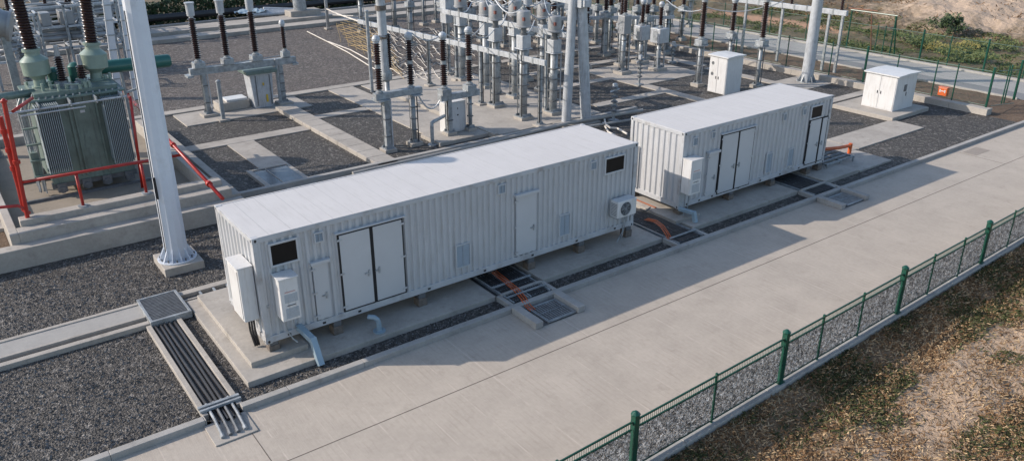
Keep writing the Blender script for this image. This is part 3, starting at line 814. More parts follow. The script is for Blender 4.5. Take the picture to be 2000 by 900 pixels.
# ================================================================ FENCES
def post(m, x, y, z0, h, r=.04): m.tube((x, y, z0), (x, y, z0+h), r, n=8); m.lathe((x, y, z0+h), (0, 0, 1), [(r*1.25, 0), (r*1.25, .02), (r*.5, .06)], 8)
YF = -8.36
wall = MB(); x = 0
while x < 46: wall.box(x, x+2.99, -8.51, -8.2, -.2, .17); x += 3
lw = part('low_wall', wall, KERBM, None, (16, -8.36, 0), .015); lw.location.y += .17; lw.rotation_euler.z = .03
tag(lw, 'low concrete wall carrying the near green fence beside the grass', 'wall')
t = thing('mesh_fence', 'green framed fence with dense crimped grey mesh between road and grass', 'fence', (16, YF, .17))
mains = [0.1, 4.45, 9.52, 14.98, 20.1, 25.4, 30.7, 36.0, 41.3]; mids = [(2.38,), (6.98,), (11.1, 12.95), (16.7, 18.55), (22.0, 23.85), (27.3, 29.1), (32.6, 34.4), (37.9, 39.7)]
for x in mains:
    m = MB(); m.bar((x, YF, .17), (x, YF, 1.54), .13, .13); m.lathe((x, YF, 1.54), (0, 0, 1), [(.1, 0), (.1, .03), (.03, .09)], 8)
    m.box(x-.11, x+.11, YF-.1, YF+.1, .17, .185)
    m.box(x-.095, x+.095, YF-.03, YF+.03, 1.33, 1.41)
    part('post', m, FGRN, t, bev=.012)
allp = sorted([(x, .1) for x in mains]+[(x, .03) for s_ in mids for x in s_])
for s_ in mids:
    for x in s_: part('post', MB().bar((x, YF, .17), (x, YF, 1.47), .045, .045), FGRN, t)
for (xa, ra), (xb, rb) in zip(allp, allp[1:]):
    a, b = xa+ra, xb-rb
    part('mesh_panel', MB().box(a+.02, b-.02, YF-.012, YF+.012, .26, 1.2), KNIT, t)
    m = MB()
    for z in (.235, 1.22, 1.4): m.bar((a, YF, z), (b, YF, z), .03, .035)
    part('rail', m, FGRN, t)
    m = MB(); x = a+.05
    while x < b: m.box(x-.0035, x+.0035, YF-.0035, YF+.0035, 1.235, 1.385); x += .06
    part('wire', m, FGRN, t)
t.location.y += .17; t.rotation_euler.z = .03

def wire_fence(label, A, B, h, posts, base=0, mat=WIREG, r=.04, xmesh=False, top=True):
    A = Vector(A); B = Vector(B); t = thing('wire_fence', label, 'fence', A)
    for q in posts:
        p_ = A.lerp(B, q[0]); m = MB(); post(m, p_.x, p_.y, A.z, h*(1.06 if q[1] else 1), r*(1.6 if q[1] else .85)); part('post', m, FGRN, t)
    d = (B-A).normalized(); n = Vector((-d.y, d.x, 0))*.004
    Z = Vector((0, 0, h*.97)); z_ = Vector((0, 0, .08))
    m = MB().add([A+z_, B+z_, B+Z, A+Z], [(0, 1, 2, 3)])
    part('mesh_panel', m, mat, t)
    m = MB(); m.tube(A+Z, B+Z, .018, n=6); m.tube(A+z_, B+z_, .018, n=6); part('rail', m, FGRN, t)
    return t
# fence beside the yard, on its low wall
w = MB(); y = .3
while y < 46: w.box(38.3, 38.85, y, y+1.97, -.1, .33); y += 1.98
tag(part('low_wall', w, CONC, None, None, .015), 'low weathered concrete wall along the gravel yard carrying the green fence', 'wall')
ys = [.6] + [onX(a, b, 38.75).y for a, b in ((1858, 196), (1818, 190), (1745, 172), (1685, 160), (1618, 148), (1588, 143))]
y = ys[-1]+2
while y < 45: ys.append(y); y += 2.0
LN = 46-.6
wire_fence('green wire fence on the low wall beside the gravel yard', (38.75, .6, .33), (38.75, 46, .33), 1.9, [((yy-.6)/LN, i in (0, 4)) for i, yy in enumerate(ys)])
wire_fence('short green fence return at the yard corner by the road', (38.9, .45, .33), (41.6, .45, .05), 1.95, [(.45, False), (.55, False), (.96, True), (1, False)], mat=WIREGX)
fy = [21.2, 20.2, 18, 15.2, 14.6, 12.45, 11.9, 9.24, 7.4, 5.11, 2.8, 1.5]
y = 23.5
while y < 46: fy.append(y); y += 2.2
wire_fence('far green wire fence beyond the back road below the sandy bank', (48, 1.0, .14), (48, 46, .14), 1.85, [((yy-1)/45, abs(yy-9.24) < .1 or abs(yy-5.11) < .1) for yy in fy])
t = thing('gateway', 'dark green and rusty pipe gate frame standing by the far fence', 'frame', (48.6, 13, 0))
m = MB()
for yy in (14.9, 11.6): m.tube((48.5, yy, 0), (48.5, yy, 2.7), .05, n=8)
m.tube((48.5, 15.0, 2.7), (48.5, 11.5, 2.7), .05, n=8); m.tube((49.3, 11.7, 0), (48.5, 11.6, 2.65), .05, n=8)
part('frame_tube', m, FGRN, t); part('brace', MB().tube((49.2, 13.4, 0), (48.5, 13.4, 2.6), .04, n=6).tube((48.5, 15.2, 2.8), (48.5, 13, 2.85), .04, n=6), m_plain('rusty_pipe', (.22, .10, .06), .7), t)

# ================================================================ POLES
def flange_base(t, x, y, z, r, mat, n=12):
    part('base_plate', MB().tube((x, y, z), (x, y, z+.05), r*1.65, n=20), mat, t, bev=.006)
    m = MB()
    for i in range(n):
        a = 2*PI*i/n; c, s_ = math.cos(a), math.sin(a); tx, ty = -s_*.014, c*.014
        p1 = (x+c*r*.95, y+s_*r*.95); p2 = (x+c*r*1.55, y+s_*r*1.55)
        m.add([(p1[0]-tx, p1[1]-ty, z+.05), (p2[0]-tx, p2[1]-ty, z+.05), (p1[0]-tx, p1[1]-ty, z+.05+r*1.1),
               (p1[0]+tx, p1[1]+ty, z+.05), (p2[0]+tx, p2[1]+ty, z+.05), (p1[0]+tx, p1[1]+ty, z+.05+r*1.1)],
              [(0,1,2),(3,5,4),(0,3,4,1),(1,4,5,2),(2,5,3,0)])
    part('gusset', m, mat, t)
    m = MB()
    for i in range(n):
        a = 2*PI*(i+.5)/n; m.tube((x+math.cos(a)*r*1.42, y+math.sin(a)*r*1.42, z+.05), (x+math.cos(a)*r*1.42, y+math.sin(a)*r*1.42, z+.13), .026, n=6)
    part('anchor_bolt', m, GALVD, t)
t = thing('steel_pole', 'tall pale tapered steel pole on a square concrete footing left of the long container', 'pole', (-.2, 7.25, 0))
part('footing', MB().box(-.78, .42, 6.55, 7.95, -.05, .26), CONC, t, bev=.02)
m = MB(); m.lathe((-.2, 7.25, .3), (.012, 0, 1), [(.36, 0), (.35, 1), (.3, 8.06), (.28, 8.1)], 12)
part('shaft', m, POLEM, t)
flange_base(t, -.2, 7.25, .26, .36, POLEM)
part('seam_strip', MB().bar((-.55, 7.1, .4), (-.42, 7.1, 7.95), .03, .03), GALVD, t)
part('name_plate', MB().add([(-.54, 7.0, 2.4), (-.47, 6.96, 2.4), (-.47, 6.96, 3.1), (-.54, 7.0, 3.1)], [(0, 1, 2, 3)]), SEAL, t)
t = thing('steel_pole', 'tall grey round steel pole behind the short container at the right', 'pole', (37.4, 10.4, 0))
part('shaft', MB().lathe((37.4, 10.4, .05), (-.01, 0, 1), [(.36, 0), (.33, 2), (.29, 7)], 16), GALVL, t, smooth=True)
flange_base(t, 37.4, 10.4, .03, .36, GALV, 10)
# A-frame
t = thing('portal_mast', 'pair of thick grey leaning tubular legs joined by a beam behind the containers', 'mast', (20.5, 11.8, 0))
tl = onY(1118, 20, 11.9); tr = onY(1136, 0, 11.7)
part('leg', MB().tube((19.85, 11.95, 0), tuple(tl+(tl-Vector((19.85, 11.95, 0)))*.25), .24, .2, n=16), GALVL, t, smooth=True)
part('leg', MB().tube((20.95, 11.7, 0), tuple(tr+(tr-Vector((20.95, 11.7, 0)))*.35), .27, .24, n=16), GALVL, t, smooth=True)
m = MB(); m.bar((tr.x-.1, 11.2, tr.z-.12), (tr.x+.05, 19, tr.z-.02), .3, .3); m.box(tr.x-.32, tr.x+.32, 11.35, 11.95, tr.z-.32, tr.z+.1)
part('beam', m, GALVL, t, bev=.01)
part('footing', MB().box(19.3, 20.35, 11.5, 12.4, -.05, .12).box(20.5, 21.5, 11.2, 12.2, -.05, .12), CONC, t, bev=.01)

# ================================================================ SWITCHYARD KIT
def support_col(t, x, y, z1, w=.2, foot=.35, fz=.0, mat=GALV, shape='sq'):
    part('column_footing', MB().box(x-foot, x+foot, y-foot, y+foot, fz-.05, fz+.16), CONC, t, bev=.015)
    m = MB()
    if shape == 'sq': m.box(x-w/2, x+w/2, y-w/2, y+w/2, fz+.16, z1)
    elif shape == 'rd': m.tube((x, y, fz+.16), (x, y, z1), w*.55, n=12)
    else:
        m.box(x-w/2, x+w/2, y-w/2, y-w/2+.03, fz+.16, z1); m.box(x-w/2, x+w/2, y+w/2-.03, y+w/2, fz+.16, z1); m.box(x-.02, x+.02, y-w/2+.03, y+w/2-.03, fz+.16, z1)
    c = part('column', m, mat, t, smooth=(shape == 'rd'))
    m = MB(); m.box(x-w, x+w, y-w, y+w, fz+.161, fz+.19)
    for a in (-1, 1):
        for b_ in (-1, 1): m.tube((x+a*w*.78, y+b_*w*.78, fz+.19), (x+a*w*.78, y+b_*w*.78, fz+.26), .025, n=6)
    for s_ in (-1, 1):
        m.box(x-w*.9, x+w*.9, y+s_*w*.55-.01, y+s_*w*.55+.01, fz+.19, fz+.3)
    part('base_plate', m, GALV, c)
    if z1 > 1.2:
        m = MB(); zz = fz+.7
        while zz < z1-.2: m.box(x-w*.62, x+w*.62, y-w*.62, y+w*.62, zz, zz+.05); zz += random.uniform(.45, .9)
        m.box(x-w*.64, x-w*.54, y+w*.5, y+w*.64, fz+.17, z1-.02)
        part('strap', m, GALVD, c)
        m = MB(); ox = random.choice((-1, 1))*w*.75; m.tube((x+ox, y-w*.6, fz+.16), (x+ox, y-w*.6, z1), .03, n=6)
        part('earth_lead', m, random.choice((GALVD, CABLE, GALVL)), c)
    return c
def insulator(t, x, y, z0, zt, r=.16, two=False, cap='round', lean=(0, 0), box=True, sheds=PORC, n=14):
    """mechanism box, porcelain sheds and cap, from z0 to the very top zt"""
    H = zt-z0; d = Vector((lean[0], lean[1], 1))
    P = lambda h: Vector((x, y, z0))+d*h
    hb = .3 if box else .02
    m = MB(); 
    a, b_ = P(hb+.16), P(H-.34 if cap != 'can' else H-.75)
    if two:
        mid0, mid1 = a.lerp(b_, .46), a.lerp(b_, .54)
        m.sheds(a, mid0, r, n); m.sheds(mid1, b_, r, n)
    else: m.sheds(a, b_, r, n)
    ins = part('insulator', m, sheds, t, smooth=True)
    if two: part('joint_flange', MB().tube(mid0, mid1, r*.75, n=12), GALV, ins)
    m = MB(); m.lathe(P(hb), d, [(r*.95, 0), (r*.95, .05), (r*.55, .08), (r*.55, .13), (r*.8, .16)], 12)
    part('lower_flange', m, GALV, ins)
    if box:
        m = MB(); m.box(x-r*1.35, x+r*1.35, y-r*1.35, y+r*1.35, z0, z0+.28); m.box(x-r*1.5, x+r*1.5, y-r*.7, y+r*.7, z0-.04, z0+.04)
        m.tube((x+r*1.15, y, z0+.12), (x+r*1.7, y, z0+.12), .05, n=8); m.box(x-r*1.3, x-r*1.15, y-r*.5, y+r*.5, z0+.05, z0+.2)
        part('mechanism_box', m, GALV, ins, bev=.01)
    tb = P(H-.34 if cap != 'can' else H-.75)
    if cap == 'round': pr = [(r*.8, 0), (r*.85, .06), (r*1.05, .1), (r*1.05, .2), (r*.7, .3), (r*.2, .34)]
    elif cap == 'can': pr = [(r*.55, 0), (r*.55, .1), (r*.95, .1), (r*1.05, .68), (r*1.2, .68), (r*1.2, .74), (r*.3, .75)]
    part('cap', MB().lathe(tb, d, pr, 14), GALVL, ins, smooth=True)

# frame A (back left)
YA = 24.2
t = thing('switch_frame', 'four brown insulators in a row on a beam, over the slab behind the left pole', 'switchgear frame', (8, YA, 0))
aL = onY(378, 140, YA); aR = onY(566, 117, YA); zA = (aL.z+aR.z)/2
support_col(t, G(405, 223, .06).x, YA, zA-.15, .22, .38, .03, GALV, 'h'); support_col(t, G(562, 206, .06).x, YA, zA-.15, .22, .38, .03, GALV, 'h')
m = MB(); m.bar((aL.x-.2, YA, aL.z-.02), (aR.x+.3, YA, aR.z-.02), .3, .34); part('beam', m, GALV, t, bev=.01)
m = MB(); m.bar((aL.x-.25, YA-.3, aL.z-.2), (aL.x-.25, YA+.3, aL.z-.2), .3, .1); m.bar((aR.x+.2, YA-.3, aR.z-.2), (aR.x+.2, YA+.3, aR.z-.2), .3, .1); part('cross_plate', m, GALV, t)
for px, tp, cp in ((388, 3, 'can'), (444, -2, 'can'), (500, -8, 'can'), (557, 38, 'round')):
    b0 = onY(px, 128 - (px-388)*.13, YA); zt = onY(px, tp, YA).z
    insulator(t, b0.x, YA, zA+.18, zt, .2 if px < 550 else .15, False, cp)
m = MB(); m.path([(aL.x+.3, YA-.25, zA+.25), (7.5, YA-.2, zA+.22), (aR.x-.6, YA-.2, zA+.3)], .025, 6); part('link_rod', m, GALV, t)
q = onX(548, 40, aR.x-.4)
t = thing('drive_cabinet', 'tall pale drive cabinet with green lid below the insulator row at the back left', 'cabinet', (8.8, YA-.1, 0))
bx = G(512, 207, .06)
bw = .62
m = MB(); m.add([(bx.x-bw*.8, bx.y-.4, .06), (bx.x+bw*.8, bx.y-.4, .06), (bx.x+bw*.8, bx.y+.5, .06), (bx.x-bw*.8, bx.y+.5, .06), (bx.x-bw, bx.y-.45, 1.9), (bx.x+bw, bx.y-.45, 1.9), (bx.x+bw, bx.y+.55, 1.9), (bx.x-bw, bx.y+.55, 1.9)],
    [(0,3,2,1),(4,5,6,7),(0,1,5,4),(1,2,6,5),(2,3,7,6),(3,0,4,7)])
part('body', m, GALVL, t, bev=.02)
part('lid', MB().box(bx.x-bw*1.35, bx.x+bw*1.35, bx.y-.65, bx.y+.75, 1.901, 2.1), TGRN, t, bev=.03)
part('stripe', MB().box(bx.x+.14, bx.x+.24, bx.y-.452, bx.y-.43, .35, .75).box(bx.x+.02, bx.x+.09, bx.y-.47, bx.y-.44, 1.25, 1.4), YELL, t)
part('edge_seam', MB().box(bx.x-.35, bx.x-.31, bx.y-.475, bx.y-.44, .2, 1.8).box(bx.x+.4, bx.x+.44, bx.y-.475, bx.y-.44, .2, 1.8), GALVD, t)
q = G(462, 214, .06)
t = thing('meter_box', 'low concrete box with a white hinged lid on the back left slab', 'box', (q.x, q.y, 0))
part('body', MB().box(q.x-.9, q.x+.7, q.y-.1, q.y+.9, .06, .5), CONC, t, bev=.03); part('lid', MB().box(q.x-.45, q.x+.65, q.y, q.y+.85, .501, .62), CABW, t, bev=.02)
def short_post(px, py, h, r, lab, mat=GALV, grp='short grey posts in the yard', lean=(0, 0)):
    p = G(px, py, 0); t = thing('short_post', lab, 'post', (p.x, p.y, 0), grp)
    part('shaft', MB().tube((p.x, p.y, .1), (p.x+lean[0], p.y+lean[1], h), r, n=10), mat, t)
    part('foot', MB().box(p.x-r*2.4, p.x+r*2.4, p.y-r*2.4, p.y+r*2.4, -.05, .1), CONC, t)
    part('top_cap', MB().lathe((p.x+lean[0], p.y+lean[1], h), (0, 0, 1), [(r*1.2, 0), (r*1.2, .04), (r*.4, .1)], 8), mat, t)
short_post(437, 236, 2.0, .11, 'short grey post on the gravel in front of the low box')
short_post(549, 207, 2.45, .09, 'thin grey post right of the green lidded drive cabinet')
p = G(727, 180, 0); t = thing('slim_pole', 'slim grey pole standing alone at the edge of the tan netting', 'pole', (p.x, p.y, 0))
part('shaft', MB().tube((p.x, p.y, 0), (p.x, p.y, 4.5), .1, n=10), GALV, t); part('cap', MB().lathe((p.x, p.y, 4.5), (0, 0, 1), [(.13, 0), (.13, .06), (.05, .1)], 8), GALV, t)

# frame B
YB = 13.7
t = thing('switch_frame', 'two tall brown insulators on a grey stand left of the small white panel', 'switchgear frame', (11.3, YB, 0))
bL = onY(735, 186, YB); bR = onY(818, 178, YB); zB = 2.6
zB = (bL.z+bR.z)/2
xl = onY(749, 190, YB).x; xr_ = onY(805, 180, YB).x
support_col(t, xl, YB-.15, zB-.14, .24, .3, 0, GALV, 'sq'); support_col(t, xr_, YB, zB-.14, .2, .3, 0, GALV, 'rd')
part('beam', MB().bar((bL.x-.1, YB, zB), (bR.x+.1, YB, zB), .34, .28), GALV, t, bev=.01)
part('cross_plate', MB().box(bL.x-.1, bL.x+.5, YB-.35, YB+.35, zB-.2, zB-.145).box(bR.x-.5, bR.x, YB-.35, YB+.35, zB-.2, zB-.145), GALV, t)
insulator(t, onY(741, 178, YB).x, YB, zB+.13, onY(739, 68, YB).z, .17, True, 'round', (0, 0), False)
insulator(t, onY(803, 172, YB).x, YB, zB+.13, onY(801, 62, YB).z, .17, True, 'round', (0, 0), False)
m = MB(); m.tube((xl+.32, YB+.2, .1), (xl+.32, YB+.2, zB-.1), .05, n=8); m.tube((xl+.2, YB+.35, .1), (xl+.2, YB+.35, zB-.1), .04, n=8)
for z in (.6, 1.2, 1.8): m.box(xl, xl+.4, YB+.15, YB+.4, z, z+.04)
part('conduit', m, GALVD, t)
# tall post 762
t = thing('tall_post', 'tall weathered round post with dark insulator sleeve beside the left twin insulators', 'post', (10.95, 13.4, 0))
px_, py_ = 11.25, 14.2
m = MB(); m.tube((px_, py_, 0), (px_, py_, 3.0), .11, n=12); part('lower_tube', m, GALV, t, smooth=True)
z3 = onY(765, 165, py_).z; z4 = onY(765, 55, py_).z
part('collar', MB().lathe((px_, py_, 3.0), (0, 0, 1), [(.12, 0), (.24, .1), (.26, .35), (.2, .5)], 14), GALV, t, smooth=True)
part('shaft', MB().tube((px_-.04, py_, 3.4), (px_-.1, py_, 9), .2, .19, n=14), GALVL, t, smooth=True)
part('sleeve', MB().sheds((px_+.14, py_-.1, 3.6), (px_+.14, py_-.1, 5.1), .13, 12, .09), PORC, t, smooth=True)
part('band', MB().tube((px_-.06, py_, 4.9), (px_-.06, py_, 5.05), .24, n=14).tube((px_-.08, py_, 6.1), (px_-.08, py_, 6.3), .24, n=14), RUST, t)

# frame C
YC = 13.65
t = thing('switch_frame', 'two tall brown insulators on a grey stand above the small white panel', 'switchgear frame', (14.6, YC, 0))
cL = onY(860, 190, YC); cR = onY(932, 181, YC); zC = (cL.z+cR.z)/2
x1c, x2c = onY(877, 220, YC).x, onY(918, 215, YC).x
support_col(t, x1c, YC, zC-.14, .22, .26, .15, GALV, 'sq'); support_col(t, x2c, YC, zC-.14, .18, .22, .15, GALV, 'rd')
part('beam', MB().bar((cL.x-.05, YC, zC), (cR.x+.05, YC, zC), .34, .28), GALV, t, bev=.01)
insulator(t, onY(868, 180, YC).x, YC, zC+.13, onY(866, 62, YC).z, .18, True, 'round')
insulator(t, onY(917, 175, YC).x, YC, zC+.13, onY(914, 52, YC).z, .18, True, 'round')
struct('panel_plinth', MB().box(13.0, 15.9, 12.75, 14.5, -.05, .17), CONC, .015)
t = thing('control_panel', 'small white control panel below the right twin insulators', 'control panel', (14.7, 13.9, .17))
part('body', MB().box(x1c-.1, x2c-.12, YC+.18, YC+.7, .17, zC-.35), CABW, t, bev=.015)
part('door', MB().box(x1c+.15, x2c-.17, YC+.155, YC+.179, .25, zC-.45), CABW, t, bev=.004)
part('mark', MB().box((x1c+x2c)/2-.05, (x1c+x2c)/2+.03, YC+.148, YC+.155, .95, 1.02).box((x1c+x2c)/2-.03, (x1c+x2c)/2+.01, YC+.148, YC+.155, 1.25, 1.34), SEAL, t)
p = G(845, 284, 0)
t = thing('bent_pipe', 'bent grey pipe stand beside the small white panel plinth', 'pipe', (p.x, p.y, 0))
m = MB(); m.path([(p.x, p.y, .04), (p.x, p.y, .95), (p.x+.02, p.y+.02, 1.05), (p.x+.15, p.y+.05, 1.1), (p.x+1.0, p.y+.5, 1.12)], .085, 8)
part('pipe', m, GALV, t, smooth=True); part('foot', MB().tube((p.x, p.y, 0), (p.x, p.y, .06), .22, n=10), GALV, t)

# current transformers with canister heads
def ct(label, bx_, by_, topy, r=.33, ch=.8, boxz=None, foot=True, colr=.2, mat=CANM, fz=.1):
    """column, neck box and big canister head; topy = height of the canister's top"""
    t = thing('instrument_transformer', label, 'instrument transformer', (bx_, by_, 0), 'instrument transformers behind the containers')
    zt = topy; zc = zt-ch
    support_col(t, bx_, by_, zc-1.0, colr*2*.9, .36, fz, GALV, 'rd')
    m = MB(); m.box(bx_-.26, bx_+.26, by_-.26, by_+.26, zc-1.0, zc-.38); m.box(bx_-.32, bx_+.32, by_-.32, by_+.32, zc-1.05, zc-1.0)
    part('terminal_box', m, GALVL, t, bev=.02)
    part('neck', MB().lathe((bx_, by_, zc-.38), (0, 0, 1), [(.2, 0), (.2, .08), (.14, .1), (.14, .3), (.24, .34), (.24, .38)], 14), GALVD, t, smooth=True)
    c = part('canister', MB().lathe((bx_, by_, zc), (0, 0, 1), [(r*1.1, 0), (r*1.1, .07), (r, .1), (r, ch-.12), (r*.92, ch-.04), (r*.5, ch), (r*.3, ch+.02)], 22), mat, t, smooth=True)
    part('terminal', MB().tube((bx_, by_, zt), (bx_, by_, zt+.25), .06, n=8).box(bx_-.12, bx_+.12, by_-.04, by_+.04, zt+.06, zt+.12), GALV, c)
    part('mark', MB().box(bx_-r*.75, bx_-r*.45, by_-r*.98, by_-r*.62, zc+.34, zc+.5), REDM, c)
    return t
def top_z(bx_, by_, py):   # height at which a vertical from the base reaches a picture row
    lo, hi = 0, 14
    for _ in range(40):
        mz = (lo+hi)/2; d = Vector((bx_, by_, mz))-CAM
        if 450-F*d.dot(up)/d.dot(fw) > py: lo = mz
        else: hi = mz
    return lo
CT = [((969, 208), 8, 'canister instrument transformer left of the two nearest ones, on the long slab edge'),
      ((1022, 232), 20, 'canister instrument transformer nearest the camera, at the slab corner'),
      ((1080, 222), 30, 'canister instrument transformer just left of the leaning mast legs'),
      ((950, 170), 2, 'canister instrument transformer behind the tan netting edge'),
      ((903, 156), -14, 'leftmost canister instrument transformer of the bay, beside the netting'),
      ((1006, 190), 0, 'canister instrument transformer in the middle of the bay, behind the nearest one'),
      ((1060, 178), 5, 'canister instrument transformer behind the one beside the leaning mast')]
for (b0, ty, lab) in CT:
    p = G(b0[0], b0[1], .12); ct(lab, p.x, p.y, top_z(p.x, p.y, ty), .34 if b0[1] > 200 else .36)
# big rectangular column post
p = G(865, 150, .05); p = G(880, 140, .05)
t = thing('box_column', 'thick square grey column at the left end of the upper busbar beam', 'column', (p.x, p.y, 0))
xx, yy = 21.2, 24.9
support_col(t, xx, yy, 3.2, .16, .3, .05, GALV)
part('upper_box', MB().box(xx-.32, xx+.32, yy-.32, yy+.32, 3.2, 5.4), GALVL, t, bev=.02); part('collar', MB().box(xx-.5, xx+.5, yy-.4, yy+.4, 3.9, 4.05), GALV, t)
# beams along y
def beam_run(label, X, A, B, w, h, posts, mat=GALVL):
    a = onX(A[0], A[1], X); b_ = onX(B[0], B[1], X); t = thing('busbar_beam', label, 'beam', (X, (a.y+b_.y)/2, 0))
    part('channel', MB().bar((X, a.y, a.z), (X, b_.y, b_.z), w, h), mat, t, bev=.01)
    m = MB(); k_ = int(abs(a.y-b_.y)/.9)
    for i in range(1, k_):
        q = a.lerp(b_, i/k_); m.box(X-w/2-.02, X+w/2+.02, q.y-.05, q.y+.05, q.z-h/2-.03, q.z+h/2+.03)
    part('clamp', m, GALV, t)
    for f in posts:
        q = a.lerp(b_, f); support_col(t, X+.0, q.y, q.z-h/2, .13, .26, .05, GALV)
    return t
beam_run('upper pale busbar beam running between the canister heads', 20.6, (864, 22), (1108, 70), .14, .26, (.12, .5, .86))
beam_run('lower pale busbar beam in front of the canisters', 18.5, (700, 42), (1066, 124), .14, .26, (.45, .72, .98))
tb_ = beam_run('pale crossbeam high above the far right fence, left of the right pole', 40.9, (1440, 0), (1655, 27), .22, .3, ())
q1_ = onX(1440, 0, 40.9); q2_ = onX(1655, 27, 40.9)
for f in (.1, .45, .86, .97):
    q = q1_.lerp(q2_, f); part('column', MB().bar((40.9, q.y, 0), (40.9, q.y, q.z-.1), .14, .14), GALV, tb_)
for f in (.08, .3, .52, .78, .95):
    q = q1_.lerp(q2_, f); part('insulator', MB().sheds((40.9, q.y, q.z+.15), (40.9, q.y, q.z+1.2), .13, 10, .12), PORC, tb_)

# row E: three post insulators near the white cabinet
def post_ins(label, bx_, by_, z1, zt, r=.17, fz=.03, two=False, cap='round', grp='single post insulators at the right of the yard', col=.2):
    t = thing('post_insulator', label, 'insulator', (bx_, by_, 0), grp)
    support_col(t, bx_, by_, z1, col, .3, fz, GALV, 'rd')
    part('ring', MB().lathe((bx_, by_, z1-.02), (0, 0, 1), [(.42, 0), (.42, .05), (.1, .06)], 16), GALV, t)
    insulator(t, bx_, by_, z1+.04, zt, r, two, cap)
    m = MB(); m.path([(bx_, by_, zt-.1), (bx_+.2, by_-.4, zt-.02), (bx_+.3, by_-.9, zt+.15), (bx_+.2, by_-1.4, zt+.02)], .03, 6)
    part('lead', m, GALVL, t)
    return t
for (px, py, zb_, tp, lab) in ((1362, 165, 88, 0, 'brown post insulator left of the narrow white cabinet'), (1422, 138, 75, 3, 'brown post insulator rising behind the narrow white cabinet'),
                               (1478, 168, 90, 0, 'brown post insulator right of the narrow white cabinet, near the pole')):
    p = G(px, py, .1); post_ins(lab, p.x, p.y, top_z(p.x, p.y, zb_), top_z(p.x, p.y, tp-8), .2)
# boxed devices
for (px, py, zb_, zt_, tp, s_, lab) in ((1284, 136, 83, 55, 3, .42, 'grey cube mechanism box on a column in the middle of the far slab'),
                                   (1250, 122, 78, 50, -2, .38, 'grey mechanism box on a column, just left of the cube box'),
                                   (1215, 142, 66, 30, -12, .3, 'tall column with a grey barrel head left of the mechanism boxes')):
    p = G(px, py, .1); z1 = top_z(p.x, p.y, zb_); z2 = top_z(p.x, p.y, zt_); z3 = top_z(p.x, p.y, tp)
    t = thing('breaker_column', lab, 'circuit breaker', (p.x, p.y, 0), 'breaker columns in the far bay')
    support_col(t, p.x, p.y, z1, .26, .42, .08, GALV, 'rd')
    part('box', MB().box(p.x-s_, p.x+s_, p.y-s_, p.y+s_, z1, z2), CANM if s_ < .35 else GALVL, t, bev=.03)
    part('box_hatch', MB().box(p.x-s_-.012, p.x-s_+.01, p.y-s_*.5, p.y+s_*.4, z1+.15, z2-.15), GALV, t)
    insulator(t, p.x, p.y, z2, z3, .17, False, 'round', (0, 0), False)
    part('side_pipe', MB().tube((p.x+.3, p.y-.2, .1), (p.x+.3, p.y-.2, z1), .05, n=8), GALV, t)
def cluster(label, px, py, h, seed):
    random.seed(seed); p = G(px, py, .05); t = thing('valve_stand', label, 'valve stand', (p.x, p.y, 0), 'small valve stands in the yard')
    m = MB(); m.tube((p.x, p.y, 0), (p.x, p.y, h), .07, n=8); m.box(p.x-.2, p.x+.2, p.y-.2, p.y+.2, 0, .12)
    part('stem', m, GALV, t)
    m = MB(); z = .5
    while z < h: m.lathe((p.x, p.y, z), (0, 0, 1), [(.1, 0), (.17, .03), (.17, .08), (.09, .12)], 8); z += .24
    part('discs', m, GALVD, t)
    m = MB(); m.tube((p.x-.25, p.y+.05, h-.2), (p.x+.25, p.y-.05, h-.1), .045, n=6); m.box(p.x-.09, p.x+.09, p.y-.09, p.y+.09, h-.05, h+.2)
    part('head', m, GALVL, t)
cluster('short dark ribbed stand on the gravel left of the far slab', 1248, 166, 1.6, 1)
cluster('short pale stand with a forked top beside the mast and the short container', 1198, 236, 1.75, 2)
cluster('small ribbed stand at the far slab corner', 1313, 122, 1.2, 3)
cluster('dark ribbed stand just behind the leaning mast', 1075, 215, 1.8, 4)
random.seed(5)
# bays farther back -----------------------------------------------------
FAR = [(1114, 108, 30, 'brown'), (1142, 98, 28, 'can'), (1180, 108, 34, 'brown'), (1164, 84, 20, 'brown'), (1240, 92, 30, 'brown'), (1272, 84, 22, 'brown'), (1300, 96, 30, 'brown'),
       (1330, 78, 22, 'brown'), (1208, 78, 18, 'can'), (1090, 70, 14, 'can'), (1052, 82, 16, 'brown'), (1120, 58, 6, 'brown'), (1190, 52, 4, 'brown'), (1255, 50, 2, 'can'),
       (1030, 60, 6, 'brown'), (1306, 52, 2, 'brown'), (985, 90, 22, 'brown'), (940, 80, 10, 'brown'), (1345, 52, 0, 'brown')]
words = ['first', 'second', 'third']
spots_txt = ['just right of the leaning mast', 'behind the mast, under a canister head', 'left of the tall barrel headed column', 'in the gap behind the mast', 'directly behind the mechanism boxes',
  'behind and right of the mechanism boxes', 'right of the cube mechanism box', 'by the wall of the far fence', 'far behind the barrel headed column, with a canister head', 'far behind the mast top, with a canister head',
  'behind the canister bay', 'at the top edge right of the mast', 'at the top edge above the barrel headed column', 'at the top edge above the mechanism boxes, with a canister head',
  'at the top edge over the canister bay', 'at the top edge over the far slab', 'low behind the nearest canisters', 'behind the left canisters on bare ground', 'at the top edge by the far fence wall']
for (px, py, zb_, ty), s_ in zip(FAR, spots_txt):
    p = G(px, py, .05); z1 = top_z(p.x, p.y, zb_)
    z1 = max(1.4, z1); col = 'grey' if ty == 'can' else 'brown'
    post_ins('%s headed post insulator %s' % (col, s_), p.x, p.y, z1, z1+random.uniform(1.6, 2.3), .2 if ty == 'brown' else .24, .03, random.random() < .4, 'can' if ty == 'can' else 'round', 'post insulators of the far bays', random.choice((.2, .24, .28)))
random.seed(63)
extra = 0
